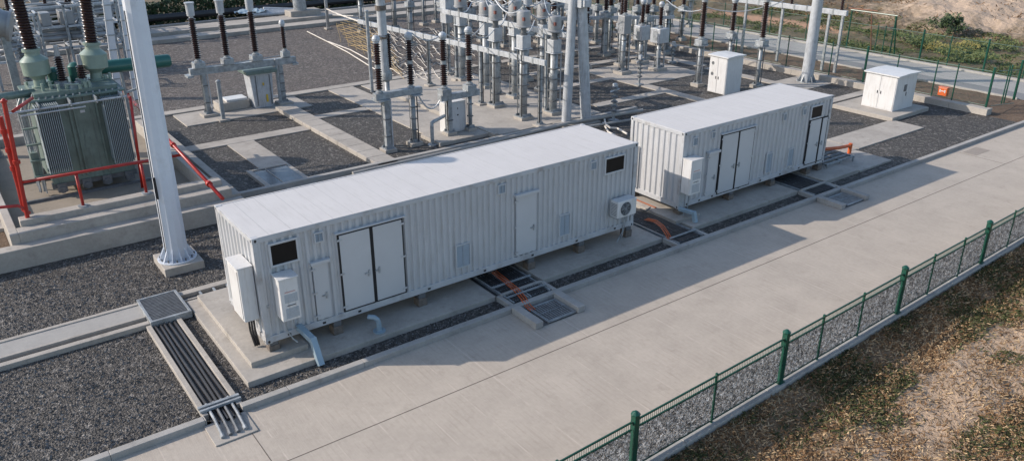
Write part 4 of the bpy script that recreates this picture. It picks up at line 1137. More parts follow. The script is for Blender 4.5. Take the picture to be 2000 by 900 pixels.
for xx in (24.2, 26.4, 29.0, 31.4, 33.8, 36.2):
    for yy in (21.0, 24.3, 28.0, 31.5, 35.0, 38.5, 42.0):
        x_, y_ = xx+random.uniform(-.5, .5), yy+random.uniform(-.6, .6)
        if random.random() < .12: continue
        z1 = random.uniform(2.3, 3.2); cn = random.random() < .3
        post_ins('slender grey headed post insulator in the crowded far bays' if cn else 'slender brown post insulator in the crowded far bays', x_, y_, z1, z1+random.uniform(1.7, 2.6), .2 if not cn else .25, .03, random.random() < .4,
                 'can' if cn else 'round', 'slender grey headed post insulators of the far bays' if cn else 'slender brown post insulators of the far bays', random.choice((.2, .25, .3)))
t = thing('crossbar_frame', 'long thin grey crossbar frame spanning the far bays behind the mast', 'frame', (31, 24, 0))
p = G(1114, 108, .05); q = G(1180, 108, .05); zc_ = top_z(p.x, p.y, 36)
part('crossbar', MB().bar((p.x-2, p.y+1.2, zc_), (q.x+4, q.y-2.5, zc_), .22, .2), GALVL, t); part('crossbar', MB().bar((p.x+3, p.y+8, zc_+1.2), (q.x+9, q.y+3.5, zc_+1.3), .22, .2), GALVL, t)
support_col(t, p.x, p.y, zc_, .25); support_col(t, q.x, q.y, zc_, .25)
support_col(t, q.x+7.5, q.y+4.7, zc_+1.2, .25)
# loose wires linking heads
wr = MB()
def wire(a, b_, sag=.35, r=.028):
    a = Vector(a); b_ = Vector(b_); wr.path([a.lerp(b_, i/8)-Vector((0, 0, sag*4*(i/8)*(1-i/8))) for i in range(9)], r, 5)
hd = []
for (b0, ty, lab) in CT:
    p = G(b0[0], b0[1], .12); hd.append(Vector((p.x, p.y, top_z(p.x, p.y, ty)+.2)))
for a, b_ in ((0, 1), (1, 2), (3, 0), (4, 3), (3, 5), (5, 6), (6, 2), (0, 5)): wire(hd[a], hd[b_], .5)
for a in hd: wire(a-Vector((0, 0, 1.2)), a+Vector((1.6, 1.2, -1.0)), .3, .035)
for a, b_ in (((740, 70), (803, 65)), ((868, 65), (915, 55))): pass
i1 = onY(803, 64, YB); i2 = onY(866, 64, YC); wire(i1, i2, .35); wire(onY(739, 70, YB), onY(762, 70, 14.2), .05)
wire(onY(866, 64, YC), hd[3]-Vector((0, 0, 1.3)), .6); wire(onY(914, 54, YC), hd[0]-Vector((0, 0, 1.4)), .5)
wire(onY(860, 195, YC), onY(818, 180, YB)-Vector((0, 0, .2)), .5, .04)
wire((31.7, 13.9, 4.5), (34.2, 11.5, 4.6), .3); wire((31.7, 13.9, 4.4), (32.8, 18.3, 4.6), .5); wire((34.2, 11.5, 4.5), (37.4, 10.4, 6.5), .3)
random.seed(8)
for xx in (24.2, 26.4, 29.0, 31.4, 33.8, 36.2):
    for yy in (21.0, 24.3, 28.0, 31.5, 35.0): wire((xx, yy, random.uniform(4.2, 5)), (xx+random.uniform(-.3, .3), yy+3.4, random.uniform(4.2, 5)), .4, .025)
for yy in (21.0, 28.0, 35.0): wire((24.2, yy, 4.6), (29, yy, 4.8), .5, .025); wire((29, yy, 4.8), (36.2, yy, 4.7), .6, .025)
tag(part('connecting_wires', wr, GALVL), 'thin grey slack conductors strung between the insulator heads', 'wires', kind='stuff')

# pipes along the rear kerb of the containers
t = tag(part('ground_pipe', MB().path([(8, 11.5, .12), (15, 11.55, .14), (19.5, 11.4, .3), (24.5, 11.3, .16)], .09, 8).path([(15.6, 11.0, .1), (19, 10.7, .24), (24.5, 10.2, .12)], .06, 8), KERBM, smooth=True),
        'long pale pipes lying along the rear kerb behind the long container', 'pipe')
t = tag(part('hose_coil', MB().path([P3((1180, 230), .1), P3((1183, 243), .2), P3((1192, 250), .15), P3((1206, 251), .1), P3((1225, 262), .1)], .05, 6).path([P3((1178, 240), .1), P3((1188, 258), .15), P3((1202, 265), .1)], .05, 6), ROPEW, smooth=True),
        'tan hose curled on the ground at the gap behind the two containers', 'hose')

# netting on the ground ------------------------------------------------------
random.seed(9)
nt_ = MB(); nw = MB()
def gp(px, py, z=.06): return Vector(P3((px, py), z))
for i in range(0, 34, 2):
    y0 = 41+i*1.55; x0 = 650+i*1.1; x1 = 752+i*1.2; pts = []
    for q in range(13):
        f = q/12; px = x0+(x1-x0)*f; py = y0+(8+i*1.75)*f**1.5+1.6*math.sin(q*1.9+i*1.3)
        pts.append(gp(px, min(py, 170), .06+.35*math.sin(f*PI)+.05*math.sin(q*2+i)))
    nt_.path(pts, .017, 4)
for i in range(0, 22, 3):
    pts = []
    for q in range(8):
        g_ = q/7; px = 656+i*4.3+g_*(10+i*.8); py = 42+i*.6+g_*(40+i*2.2)+1.5*math.sin(q+i*2)
        pts.append(gp(px, min(py, 165), .08+.3*math.sin(g_*PI)))
    nt_.path(pts, .012, 4)
tag(part('rope_netting', nt_, ROPE, smooth=True), 'heap of golden tan netting spread on the gravel behind the slim pole', 'netting')
for i in range(60):
    px = random.uniform(735, 905); py = random.uniform(55, 140); pts = []
    L_ = random.uniform(30, 90); ph = random.random()*6
    for q in range(12): pts.append(gp(px+L_*q/11-20, py+7*math.sin(q*.8+ph)+q*1.1, .05+.06*(q % 2)))
    nw.path(pts, .018, 4)
tag(part('loose_wire', nw, ROPEW, smooth=True), 'tangle of loose pale wire scattered over the brown ground behind the insulators', 'wire', kind='stuff')
t = tag(part('rope_line', MB().path([gp(600, 62), gp(640, 82), gp(680, 103), gp(720, 128), gp(760, 152)], .04, 5).path([gp(642, 82), gp(685, 98), gp(722, 118), gp(790, 145)], .04, 5), ROPEW), 'two pale ropes stretched across the brown gravel to the netting', 'rope')
ra = G(655, 30, .1)
tag(part('white_net_edge', MB().path([onX(700, 42, 18.5), gp(660, 28, 2.0), gp(638, 18, 2.2)], .05, 5).path([gp(650, 30, 1.2), gp(690, 32, 1.2), gp(730, 28, 1.2)], .06, 5), ROPEW), 'pale cable from the lower busbar beam to the back post', 'cable')

# back structures ------------------------------------------------------
p = G(588, 35, .3)
t = thing('steel_mast', 'thick grey mast on a concrete block at the back, right of the insulator row', 'mast', (p.x, p.y, 0))
part('footing', MB().box(p.x-1.1, p.x+1.6, p.y-.6, p.y+.8, .28, .95), CONC, t, bev=.03)
part('shaft', MB().tube((p.x, p.y, .95), (p.x-.3, p.y, 9), .55, .45, n=14), GALV, t, smooth=True)
p = G(641, 55, .1); t = thing('slim_pole', 'slim grey pole at the back beside the concrete steps', 'pole', (p.x, p.y, 0))
part('shaft', MB().tube((p.x, p.y, 0), (p.x, p.y, 7), .13, n=10), GALVL, t, smooth=True); part('foot', MB().box(p.x-.25, p.x+.25, p.y-.25, p.y+.25, 0, .12), CONC, t)
t = tag(part('black_pipe', MB().path([(-30, 53.6, .8), (0, 53.6, .85), (20, 53.6, .8), (44, 53.6, .8)], .28, 10), CABLE, smooth=True), 'long black pipe running along the hedge at the back', 'pipe')
t = thing('tarp_pile', 'pale pile of pipes covered by a blue grey sheet in front of the hedge', 'pile', (19.5, 51.8, 0))
mm = MB()
for i in range(4): mm.tube((18+i*.5, 51.2+i*.2, .7+.1*i), (22.5+i*.4, 50.9+i*.15, .55), .18, n=8)
part('pipes', mm, GALVL, t); part('sheet', grid(17.2, 19.6, 51, 52.6, .2, lambda x, y: .95+.25*fbm(x, y, 1.3)), BLUEP, t)

# foliage --------------------------------------------------------------
LEAF = m_plain('hedge_leaf', (.045, .075, .025), .6, 0, .5, 2.5, 0)
LEAF2 = m_plain('shrub_leaf', (.09, .11, .03), .6, 0, .5, 1.2, 0)
DRY = m_plain('dry_straw', (.50, .36, .21), .8, 0, .5, .9, 0)
GREEN = m_plain('grass_blade', (.06, .072, .02), .7, 0, .5, .8, 0)
BROWN = m_plain('dead_leaf', (.21, .12, .055), .8, 0, .5, 1.1, 0)
def leaves(m, n, f, size):
    for _ in range(n):
        c = Vector(f()); a = Vector((random.gauss(0, 1), random.gauss(0, 1), random.gauss(0, 1))).normalized(); b_ = a.orthogonal().normalized()
        s_ = size*random.uniform(.6, 1.4); m.add([c-a*s_, c+b_*s_*.5, c+a*s_, c-b_*s_*.5], [(0, 1, 2, 3)])
    return m
def hedge_pt():
    x = random.uniform(-8, 32); h = 2.1+.6*fbm(x, 0, .4); u_ = random.random()
    return (x, 55+random.uniform(-.9, .9)*(1-u_*.4)+.3*fbm(x, 9, .9), h*u_)
t = thing('hedge', 'long dark green hedge along the back edge at the upper left', 'hedge', (12, 55, 0))
part('foliage', leaves(MB(), 16000, hedge_pt, .17), LEAF, t)
m = MB(); x = -8
while x < 32: m.tube((x, 55, -.1), (x+random.uniform(-.2, .2), 55+random.uniform(-.2, .2), 1.5), .05, .02, n=5); x += .8
part('stems', m, RUST, t)
def shrub(label, px, py, w_, h_, n, mat, sz=.09, seed=1):
    random.seed(seed); p = G(px, py, .2); p.z = hill_h(p.x, p.y)
    t = thing('shrub', label, 'shrub', tuple(p), 'shrubs on the bank beyond the far fence')
    cl = [(random.gauss(0, .35), random.gauss(0, .35), random.uniform(.2, .9)) for _ in range(12)]
    def f():
        c = random.choice(cl); return (p.x+w_*(c[0]+random.gauss(0, .13)), p.y+w_*(c[1]+random.gauss(0, .13)), p.z+h_*max(0, c[2]+random.gauss(0, .12)))
    part('foliage', leaves(MB(), n, f, sz), mat, t)
    m = MB()
    for c in cl[:7]: m.tube((p.x, p.y, p.z-.1), (p.x+w_*c[0], p.y+w_*c[1], p.z+h_*c[2]), .03, .012, n=5)
    part('stems', m, RUST, t)
YLF = m_plain('yellow_shrub_leaf', (.22, .19, .05), .6, 0, .4, 1.2, 0)
shrub('dark spiky green shrub on the sandy bank', 1853, 62, 1.3, 1.5, 900, LEAF, .12, 3)
shrub('yellow green shrub in front of the spiky one', 1838, 92, 3.0, .7, 1500, YLF, .09, 4)
for i, (px, py) in enumerate(((1790, 82), (1905, 96), (1960, 88), (1880, 112))):
    shrub(['low olive shrub behind the pipe frame', 'low olive shrub right of the yellow one', 'olive shrub at the right edge of the picture', 'low olive shrub hugging the far fence'][i], px, py, 2.6, .6, 1100, LEAF2, .1, 10+i)

# grass: many blades and bits of straw ---------------------------------
def blades(m, n, reg, size, dens, hf, flat=.5):
    for _ in range(n):
        x = random.uniform(reg[0], reg[1]); y = random.uniform(reg[2], reg[3])
        if random.random() > dens(x, y): continue
        z = hf(x, y); a = random.uniform(0, 2*PI); L_ = size*random.uniform(.5, 1.5); w_ = L_*.1+.006
        e = random.random()*flat+.12; dx, dy = math.cos(a)*L_, math.sin(a)*L_
        m.add([(x-math.sin(a)*w_, y+math.cos(a)*w_, z), (x+math.sin(a)*w_, y-math.cos(a)*w_, z), (x+dx*.6, y+dy*.6, z+L_*(1-flat+e)*.55), (x+dx*(.9), y+dy*.9, z+L_*(1-flat+e)*.5)], [(0, 1, 2), (1, 3, 2)])
    return m
random.seed(21)
def dens_g(x, y): return max(0., min(1., .28+1.9*fbm(x+50, y, .45)-(.75 if y < -10.6+.02*x and y > -12.2+.02*x else 0)))
def dens_b(x, y): return max(0.2, min(1., .95+1.0*fbm(x, y+20, .6)-(.62 if y < -10.6+.02*x and y > -12.4+.02*x else 0)))
reg = (4.5, 30, -15.5, -8.53)
tag(part('grass', shear(blades(MB(), 90000, reg, .12, dens_g, verge_h, .45)), GREEN), 'short green grass growing in patches beside the near fence', 'grass', kind='stuff')
tag(part('dry_straw', shear(blades(MB(), 75000, reg, .10, dens_b, verge_h, .9)), DRY), 'pale dry straw littering the ground beside the near fence', 'straw', kind='stuff')
tag(part('dead_grass', shear(blades(MB(), 80000, reg, .11, dens_b, verge_h, .8)), BROWN), 'brown dead grass matted beside the near fence', 'grass', kind='stuff')
tag(part('bank_grass', blades(MB(), 40000, (48.6, 62, 0, 32), .22, lambda x, y: max(0, min(1, .3+1.6*fbm(x, y, .35))), hill_h, .5), LEAF2), 'olive green grass on the ground beyond the far fence', 'grass', kind='stuff')

tag(part('debris', blades(MB(), 4200, (58, 82, 4, 30), .32, lambda x, y: max(0, min(1, .25+1.8*fbm(x, y, .5))), lambda x, y: hill_h(x, y)+.02, .95), BROWN), 'dark twigs and dead brush strewn over the sandy bank', 'brush', kind='stuff')

# ================================================================ TRANSFORMER BAY
m = MB()
m.box(-12, 3.0, 9.9, 10.4, -.05, .66)
m.box(-4.1, 2.7, 10.4, 10.95, .4, 1.0)
m.box(-3.95, 2.55, 10.95, 11.4, .4, 1.2)
struct('bund_step', m, CONC, .02)
m = MB(); m.box(-4.35, -4.1, 10.4, 23, -.05, 1.0); m.box(2.7, 3.0, 10.4, 23, -.05, .75); m.box(2.1, 2.4, 11.4, 22, .3, 1.0)
m.box(-4.35, 3, 23, 23.3, -.05, .8)
struct('bund_wall', m, CONC, .02)
struct('bund_floor', MB().box(-4.1, 2.7, 11.4, 23, 0, .45), m_concrete('stained_floor', (.27, .23, .18), .3, (.09, .07, .05), .8))
struct('bay_floor', MB().box(-14, -4.36, 10.4, 30, -.02, .1), SOIL)
YT = 14.8
tx0, tx1 = -2.45, .5
t = thing('power_transformer', 'big green power transformer with finned radiators and tall brown bushings at the upper left', 'transformer', (-1, 16, .5))
part('tank', MB().box(tx0+.05, tx1-.05, YT, YT+2.6, .95, 4.05), TGRN, t, bev=.03)
part('lid', MB().box(tx0-.12, tx1+.1, YT-.12, YT+2.75, 4.051, 4.14).box(tx0+.1, tx1-.1, YT+.1, YT+2.5, 4.141, 4.3), TGRN, t, bev=.015)
m = MB(); x = tx0+.1
while x < tx1: m.box(x, x+.03, YT-.1, YT, 3.85, 4.04); x += .3
for x in (tx0+1.05, tx0+1.2, tx0+1.95): m.box(x, x+.07, YT-.07, YT, 1.1, 3.84)
part('stiffener', m, TGRN, t)
m = MB(); x = tx0
while x < tx1: m.tube((x, YT-.06, 4.14), (x, YT-.06, 4.2), .03, n=6); x += .22
part('lid_bolt', m, GALV, t)
def radiator(x0, x1, z0, z1, y0, y1):
    m = MB(); k_ = 12
    for i in range(k_):
        xx = x0+(x1-x0)*(i+.5)/k_; m.box(xx-.012, xx+.012, y0, y1, z0, z1)
    r_ = part('radiator', m, FINM, t, bev=.008)
    m = MB(); m.tube((x0-.03, y0+.25, z1-.12), (x1+.03, y0+.25, z1-.12), .07, n=10); m.tube((x0-.03, y0+.25, z0+.12), (x1+.03, y0+.25, z0+.12), .07, n=10)
    m.tube(((x0+x1)/2, y0+.2, z1-.12), ((x0+x1)/2, YT+.05, z1-.12), .07, n=8); m.tube(((x0+x1)/2, y0+.2, z0+.12), ((x0+x1)/2, YT+.05, z0+.12), .07, n=8)
    part('header_pipe', m, TGRN, r_)
def yr(px, py): return onY(px, py, 14.15)
a, b_, c_, d_ = yr(69, 210), yr(117, 203), yr(142, 333), yr(95, 343)
radiator((a.x+d_.x)/2, (b_.x+c_.x)/2, (c_.z+d_.z)/2, (a.z+b_.z)/2, 14.15, 14.7)
a, b_, c_, d_ = yr(203, 195), yr(245, 188), yr(262, 315), yr(222, 322)
radiator((a.x+d_.x)/2, (b_.x+c_.x)/2, (c_.z+d_.z)/2, (a.z+b_.z)/2, 14.15, 14.7)
part('front_rail', MB().tube((tx0-.9, 14.1, 3.95), (tx1, 14.1, 3.98), .035, n=6).tube((tx0-.5, 14.1, 3.8), (tx1-1.4, 14.1, 3.82), .03, n=6), GALVL, t)
m = MB()
for xx in (tx0+.1, tx0+1.1, tx1-1, tx1-.15): m.box(xx-.02, xx+.02, 14.05, YT+.1, 3.9, 4.1)
part('rail_bracket', m, GALV, t)
m = MB()
for xx in (-2.15, -1.3, -.6, .2): m.box(xx-.16, xx+.16, YT-.05, YT+.2, .62, .96); m.tube((xx, YT-.1, .72), (xx, YT+.3, .72), .13, n=12)
m.box(tx0, tx1, YT+.1, YT+.3, .75, .95); m.box(tx0, tx1, YT+2.3, YT+2.5, .5, .95)
part('skid', m, GALVD, t, bev=.01)
part('rail_track', MB().box(-3.4, 1.4, YT-.15, YT-.05, .45, .55).box(-3.4, 1.4, YT+2.3, YT+2.4, .45, .55), GALVD, t)
part('name_plate', MB().box(-1.02, -.86, YT-.02, YT-.001, 3.45, 3.55), GALVL, t)
# turrets and bushings
def bushing(xc, yc, z0, zt0, r, lean, zsh, big=True):
    d = Vector((lean[0], lean[1], 1))
    if big:
        tu = part('turret', MB().lathe((xc, yc, z0), d, [(.3, 0), (.3, .08), (.22, .08), (.2, .3), (.23, .36), (.43, .5), (.46, .5), (.47, 1.0), (.43, 1.04), (.26, 1.18), (.24, 1.32), (.31, 1.32), (.31, 1.42)], 20), TGRN2, t, smooth=True)
        a_ = Vector((xc, yc, z0))+d*1.42; b2 = Vector((xc, yc, z0))+d*zsh
        part('bushing', MB().sheds(a_, b2, r, 16, .095, .7), PORC, tu, smooth=True)
        part('top_terminal', MB().tube(b2, b2+d*.4, .07, n=8), GALV, tu)
bl = onY(80, 168, 16.1); bushing(bl.x, 16.1, 4.28, 0, .27, (-.03, 0), 5.2)
br_ = onY(190, 160, 16.1); bushing(br_.x, 16.1, 4.28, 0, .26, (.06, 0), 5.2)
for px, h_, mt in ((125, .9, PORC), (150, .55, TEAL), (108, .45, TEAL), (165, .5, PORC)):
    bb = onY(px, 160, 15.6 if mt is PORC else 16.6)
    m = MB(); m.lathe((bb.x, 15.8, 4.28), (0, 0, 1), [(.2, 0), (.2, .1), (.14, .12), (.14, .2)], 12); f_ = part('small_turret', m, GALV, t, smooth=True)
    if mt is PORC: part('small_bushing', MB().sheds((bb.x, 15.8, 4.48), (bb.x, 15.8, 4.48+h_), .17, 12, .08), PORC, f_, smooth=True); part('terminal', MB().tube((bb.x, 15.8, 4.48+h_), (bb.x, 15.8, 4.85+h_), .1, .07, n=8), CANM, f_)
    else: part('dome', MB().lathe((bb.x, 16.4, 4.3), (0, 0, 1), [(.24, 0), (.24, h_), (.15, h_+.1), (.05, h_+.14)], 14), TEAL, f_, smooth=True)
m = MB(); random.seed(3)
for i in range(26):
    x = random.uniform(tx0+.1, tx1-.1); y = random.uniform(YT+.05, YT+2.2); z = random.uniform(.08, .28); m.tube((x, y, 4.3), (x, y, 4.3+z), random.uniform(.03, .08), n=6); 
    if i % 3 == 0: m.tube((x, y, 4.3+z), (x+random.uniform(-.5, .5), y+random.uniform(-.3, .3), 4.3+z+.05), .025, n=5)
part('lid_fitting', m, TGRN2, t)
m = MB()
for i in range(7): 
    x = tx0-.1-random.uniform(0, .45); y = YT+random.uniform(-.1, 1.8)
    m.path([(x, y, .6), (x+random.uniform(-.05, .05), y, 2.2), (x+random.uniform(-.08, .08), y+.1, 3.6), (x+.3, y+.2, 4.25)], random.uniform(.02, .05), 6)
part('side_piping', m, GALV, t)
m = MB()
for z in (1.3, 1.9, 2.5, 3.1, 3.7): m.box(tx0-.5, tx0+.05, YT+.05, YT+.2, z, z+.05)
m.box(tx0-.45, tx0-.2, YT+.2, YT+.6, 1.2, 2.2)
part('side_box', m, TGRN, t)
c0 = onY(205, 131, 17.2); c1_ = onY(333, 118, 17.2)
part('conservator', MB().lathe((c0.x-.3, 17.2, c0.z), (c1_-c0), [(.2, 0), (.26, .06), (.26, (c1_-c0).length+.2), (.22, (c1_-c0).length+.28)], 20), TEAL, t, smooth=True)
part('conservator_stand', MB().box(1.0, 1.1, 17.15, 17.25, .5, c0.z-.2).box(2.3, 2.38, 17.15, 17.25, 3.6, c0.z-.2).bar((1.05, 17.2, 3.4), (2.34, 17.2, 3.7), .08, .08), GALV, t)
q = onY(0, 190, 15.5); q2 = onY(38, 185, 15.5)
part('side_duct', MB().tube((q.x-1, 15.5, q.z), (q2.x+.5, 15.5, q2.z), .14, n=12), TGRN, t, smooth=True)

# grey tank at upper left corner
g0 = onY(8, 55, 21)
t = thing('grey_tank', 'big grey cylindrical tank with flanged end at the top left corner', 'tank', (g0.x, 21, 0))
part('shell', MB().lathe((g0.x-1.7, 21.6, g0.z+.6), (1, -.25, -.28), [(.5, 0), (.75, .1), (.75, 1.4), (.55, 1.8), (.55, 2.0), (.65, 2.02), (.65, 2.12), (.4, 2.14)], 22), CANM, t, smooth=True)
part('stand', MB().box(g0.x-.2, g0.x+.1, 20.9, 21.2, .1, g0.z-.3).box(g0.x-1.5, g0.x-1.2, 21.4, 21.7, .1, g0.z-.1), GALV, t)
part('discs', MB().sheds((g0.x+.35, 20.3, .8), (g0.x+.35, 20.3, g0.z-.6), .2, 10, .14), GALVD, t)
# gear behind the transformer
random.seed(31)
def rack(label, px, py, w_, d_, seed):
    random.seed(seed); p = G(px, py, .1); t = thing('equipment_rack', label, 'equipment rack', (p.x, p.y, 0), 'equipment racks behind the transformer')
    h_ = 4.2; m = MB()
    for sx in (0, w_):
        for sy in (0, d_): m.bar((p.x+sx, p.y+sy, 0), (p.x+sx, p.y+sy, h_), .14, .14)
    part('upright', m, GALV, t)
    m = MB()
    for z in (1.6, 2.9, 4.1): m.bar((p.x, p.y, z), (p.x+w_, p.y, z), .14, .12); m.bar((p.x, p.y+d_, z), (p.x+w_, p.y+d_, z), .14, .12); m.bar((p.x, p.y, z), (p.x, p.y+d_, z), .1, .1); m.bar((p.x+w_, p.y, z), (p.x+w_, p.y+d_, z), .1, .1)
    part('crossbar', m, GALVL, t)
    m = MB(); x = p.x+.3
    while x < p.x+w_-.2:
        z = random.choice((1.7, 3.0, 3.0)); s_ = random.uniform(.18, .32); m.box(x-s_, x+s_, p.y+.1, p.y+d_*.6, z, z+random.uniform(.4, .9)); x += random.uniform(.8, 1.3)
    part('box', m, CANM, t, bev=.02)
    m = MB(); x = p.x+.4
    while x < p.x+w_: m.sheds((x, p.y+d_*.5, 4.2), (x, p.y+d_*.5, 4.2+random.uniform(1.0, 1.8)), .16, 10, .1); x += random.uniform(.9, 1.4)
    part('insulator_row', m, PORC, t, smooth=True)
    m = MB()
    for i in range(6):
        m.tube((p.x+random.uniform(0, w_), p.y+random.uniform(0, d_), random.uniform(1, 4)), (p.x+random.uniform(0, w_), p.y+random.uniform(0, d_), random.uniform(1, 4)), .05, n=6)
    part('loose_pipe', m, GALV, t)
    m = MB()
    for i in range(3): m.tube((p.x+.2, p.y+.2+i*.3, 2.2+.2*i), (p.x+w_-.2, p.y+.2+i*.3, 2.2+.2*i), .14, n=10)
    part('pipe_run', m, CANM, t, smooth=True)
rack('grey equipment rack with pipes directly behind the transformer bushings', 60, 150, 3.4, 2.0, 41)
rack('grey equipment rack behind the right bushing of the transformer', 150, 140, 3.0, 2.0, 42)
rack('grey equipment rack at the top edge above the transformer', 40, 90, 5.5, 2.4, 43)
rack('grey equipment rack at the top edge left of the tall pole', 170, 85, 4.0, 2.0, 44)
rack('grey equipment rack at the left picture edge behind the green duct', 5, 175, 2.6, 1.8, 45)
rack('grey equipment rack between the transformer and the twin pale posts', 120, 60, 5.0, 2.4, 46)
for i, (bxp, txp) in enumerate((((232, 190), 207), ((268, 190), 237))):
    p = G(bxp[0], bxp[1], .1); tp = onY(txp, 0, p.y)
    t = thing('steel_post', ['pale flat steel post left of its twin, behind the transformer', 'pale flat steel post nearest the tall pole, behind the transformer'][i], 'post', (p.x, p.y, 0), 'twin pale posts behind the transformer')
    part('shaft', MB().bar((p.x, p.y, 0), tuple(tp+(tp-p)*.3), .34, .3), POLEM, t, bev=.01)
    part('edge', MB().bar((p.x-.19, p.y-.17, 0), tuple(tp+(tp-p)*.3+Vector((-.19, -.17, 0))), .05, .05), CABW, t)
    m = MB()
    for f in (.2, .35, .5, .65, .8, .95):
        q = p.lerp(tp, f); m.box(q.x-.22, q.x+.22, q.y-.19, q.y+.19, q.z-.03, q.z+.03)
    part('bracket', m, GALV, t)

# red pipework ---------------------------------------------------------
t = thing('fire_pipe', 'red fire water pipework framing the transformer bay', 'pipe', (-3.7, 11.6, .5))
YR = 11.15
pb = onY(60, 450, YR); pt = onY(8, 200, YR); zf = 1.2
m = MB(); m.tube((pb.x, YR, 1.0), (pt.x, YR, pt.z), .066, n=12); m.tube((pb.x, YR, 1.0), (pb.x, YR, 1.05), .2, n=14); m.lathe((pt.x, YR, pt.z), (0, 0, 1), [(.1, 0), (.1, .05), (.03, .12)], 10)
q = pb.lerp(pt, .55); m.tube((q.x, YR, q.z-.06), (q.x, YR, q.z+.06), .11, n=12)
part('standpipe', m, RED, t, smooth=True)
br0 = onY(25, 218, YR); m = MB(); m.tube((br0.x, YR, br0.z), (br0.x+.75, YR+1.5, br0.z), .05, n=8); part('brace', m, RED, t, smooth=True)
m = MB(); a = onY(0, 228, YR+.3); b_ = onY(38, 370, YR+.2); c_ = onY(47, 410, YR+.2)
m.path([a, b_, c_, (c_.x+.1, YR+.05, c_.z-.1)], .075, 10)
for f in (.2, .45, .7): q = a.lerp(b_, f); d = (b_-a).normalized(); m.tube(q-d*.07, q+d*.07, .105, n=12)
part('second_pipe', m, RED, t, smooth=True)
hA = onY(37, 357, YR); hB = onY(300, 316, YR); hC = onY(352, 303, YR)
m = MB(); m.tube(hA, hC, .05, n=10); part('cross_pipe', m, RED, t, smooth=True)
m = MB(); a = onY(0, 405, YR); b_ = onY(35, 402, YR); m.path([a-Vector((1, 0, 0)), a, b_, (b_.x+.15, YR, b_.z-.12), (pb.x, YR, b_.z-.15)], .05, 8); part('branch_pipe', m, RED, t, smooth=True)
for px in (153, 283):
    f_ = (px-10-37)/(300-37); q = hA.lerp(hB, f_); m = MB(); m.tube((q.x, YR, q.z), (q.x+.0, YR, 1.2), .05, n=10)
    part('support', m, RED, t, smooth=True); mm = MB(); mm.tube((q.x, YR, 1.2), (q.x, YR, 1.24), .17, n=14); part('support_foot', mm, GALV, t)
XR = hC.x
a = onX(435, 388, XR); b_ = onX(232, 168, XR)
m = MB(); m.tube(a, b_, .06, n=10)
for f in (.1, .4, .62, .7, .9): q = a.lerp(b_, f); d = (b_-a).normalized(); m.tube(q-d*.08, q+d*.08, .1, n=12)
part('long_pipe', m, RED, t, smooth=True)
vt = onY(254, 188, 14.0); vb = onY(280, 375, 14.0)
m = MB(); m.tube((vb.x, 14.0, .45), (vt.x, 14.0, vt.z), .052, n=10); part('riser', m, RED, t, smooth=True)
p = G(10, 440, .1)
t = thing('round_manhole', 'round grey manhole ring on the bare soil at the left edge', 'manhole', (p.x, p.y, .1))
part('ring', MB().lathe((p.x, p.y, .1), (0, 0, 1), [(.6, 0), (.6, .12), (.45, .12), (.45, .05)], 20), CONC, t)

# dark glass-like cover on side path
cv = thing('pit_cover', 'dark glossy cover sheet with a pale frame behind the long container', 'cover', (5.6, 12.8, .05))
part('sheet', MB().box(4.75, 6.2, 11.9, 14.3, .05, .09), m_plain('glossy_cover', (.10, .11, .12), .15, 0, .5, 1.5, .1), cv)
part('frame', MB().box(4.55, 4.75, 11.9, 14.4, .0, .14).box(4.75, 6.3, 14.3, 14.4, .05, .13).box(5.3, 5.34, 11.9, 14.3, .091, .11), CONC, cv, bev=.005)

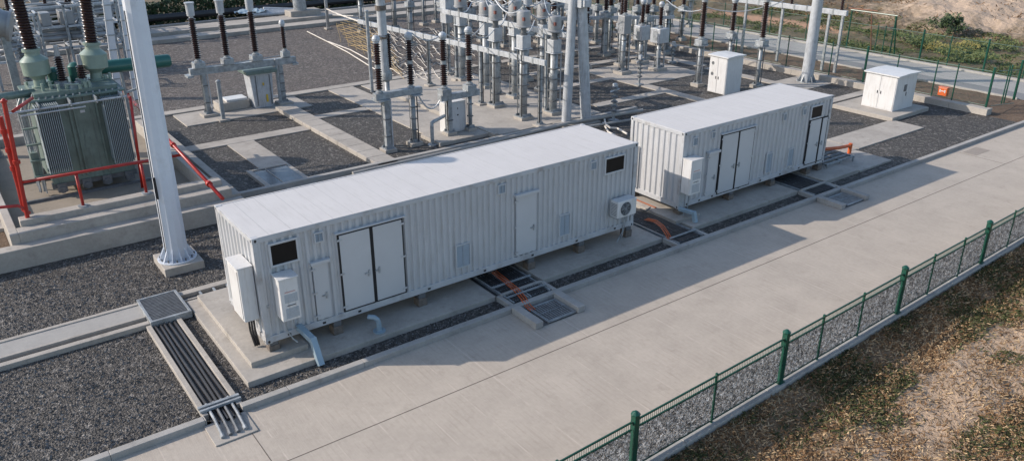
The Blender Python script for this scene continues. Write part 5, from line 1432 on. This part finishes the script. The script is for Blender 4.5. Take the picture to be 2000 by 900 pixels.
# small stones and leaves on verge edge and yard debris
random.seed(77)
mats = [m_plain('pale_stone', (.20, .19, .18), .6, 0, .5, 9, 0), m_plain('dark_stone', (.085, .08, .076), .5, 0, .5, 9, 0)]
for mt, cnt, lab in ((mats[0], 15000, 'loose paler stones lying on top of the dark gravel'), (mats[1], 22000, 'loose dark stones lying on top of the gravel')):
    st = MB()
    for _ in range(cnt):
        x = random.uniform(-8, 12)**1; y = random.uniform(-1.38, 9.7)
        if (-2.1 < x < -1.1 and y < 5.2) or (x > -.85 and y > -.78 and y < 5.2) or (3.6 < y < 5.2) or (6.5 < x < 8.4 and y < 0) or (x > 1.5 and y > 0) or (-.8 < x < .44 and 6.5 < y < 8): continue
        s_ = random.uniform(.012, .03); a = random.random()*PI; c, sn = math.cos(a)*s_*1.4, math.sin(a)*s_*1.4; c2_, s2_ = -math.sin(a)*s_*.8, math.cos(a)*s_*.8
        h_ = s_*random.uniform(.7, 1.3)
        st.add([(x+c, y+sn, -.002), (x+c2_, y+s2_, -.002), (x-c, y-sn, -.002), (x-c2_, y-s2_, -.002), (x+c*.6, y+sn*.6, h_), (x-c*.5+c2_*.4, y-sn*.5+s2_*.4, h_*1.1)],
               [(0, 1, 5, 4), (1, 2, 5), (2, 3, 5), (3, 0, 4), (3, 4, 5)])
    tag(part('loose_stones', st, mt), lab, 'stones', kind='stuff')

# ================================================================ LIGHT
sun_dir = Vector((-4.9, 3.5, 3.45)).normalized()
sl = bpy.data.lights.new('sun', 'SUN'); sl.energy = 3.35; sl.angle = R(.53); sl.color = (1., .89, .78)
so = bpy.data.objects.new('sun', sl); COL.objects.link(so); so.rotation_euler = sun_dir.to_track_quat('Z', 'Y').to_euler(); so.location = (-10, 10, 30)
w = bpy.data.worlds.new('World'); S.world = w; w.use_nodes = True; nt = w.node_tree
sky = nt.nodes.new('ShaderNodeTexSky'); sky.sky_type = 'NISHITA'; sky.sun_disc = False
sky.sun_elevation = math.asin(sun_dir.z); sky.sun_rotation = math.atan2(sun_dir.x, sun_dir.y)
sky.air_density = 1.0; sky.dust_density = 1.0; sky.ozone_density = 1.0
nt.links.new(sky.outputs[0], nt.nodes['Background'].inputs[0]); nt.nodes['Background'].inputs[1].default_value = .15
vs = S.view_settings; vs.view_transform = 'Standard'; vs.look = 'None'; vs.gamma = 1; vs.use_curve_mapping = False; vs.exposure = 0.52
S.render.engine = 'CYCLES'
S.cycles.max_bounces = 6; S.cycles.transparent_max_bounces = 12
S.render.resolution_x = 1024; S.render.resolution_y = 460
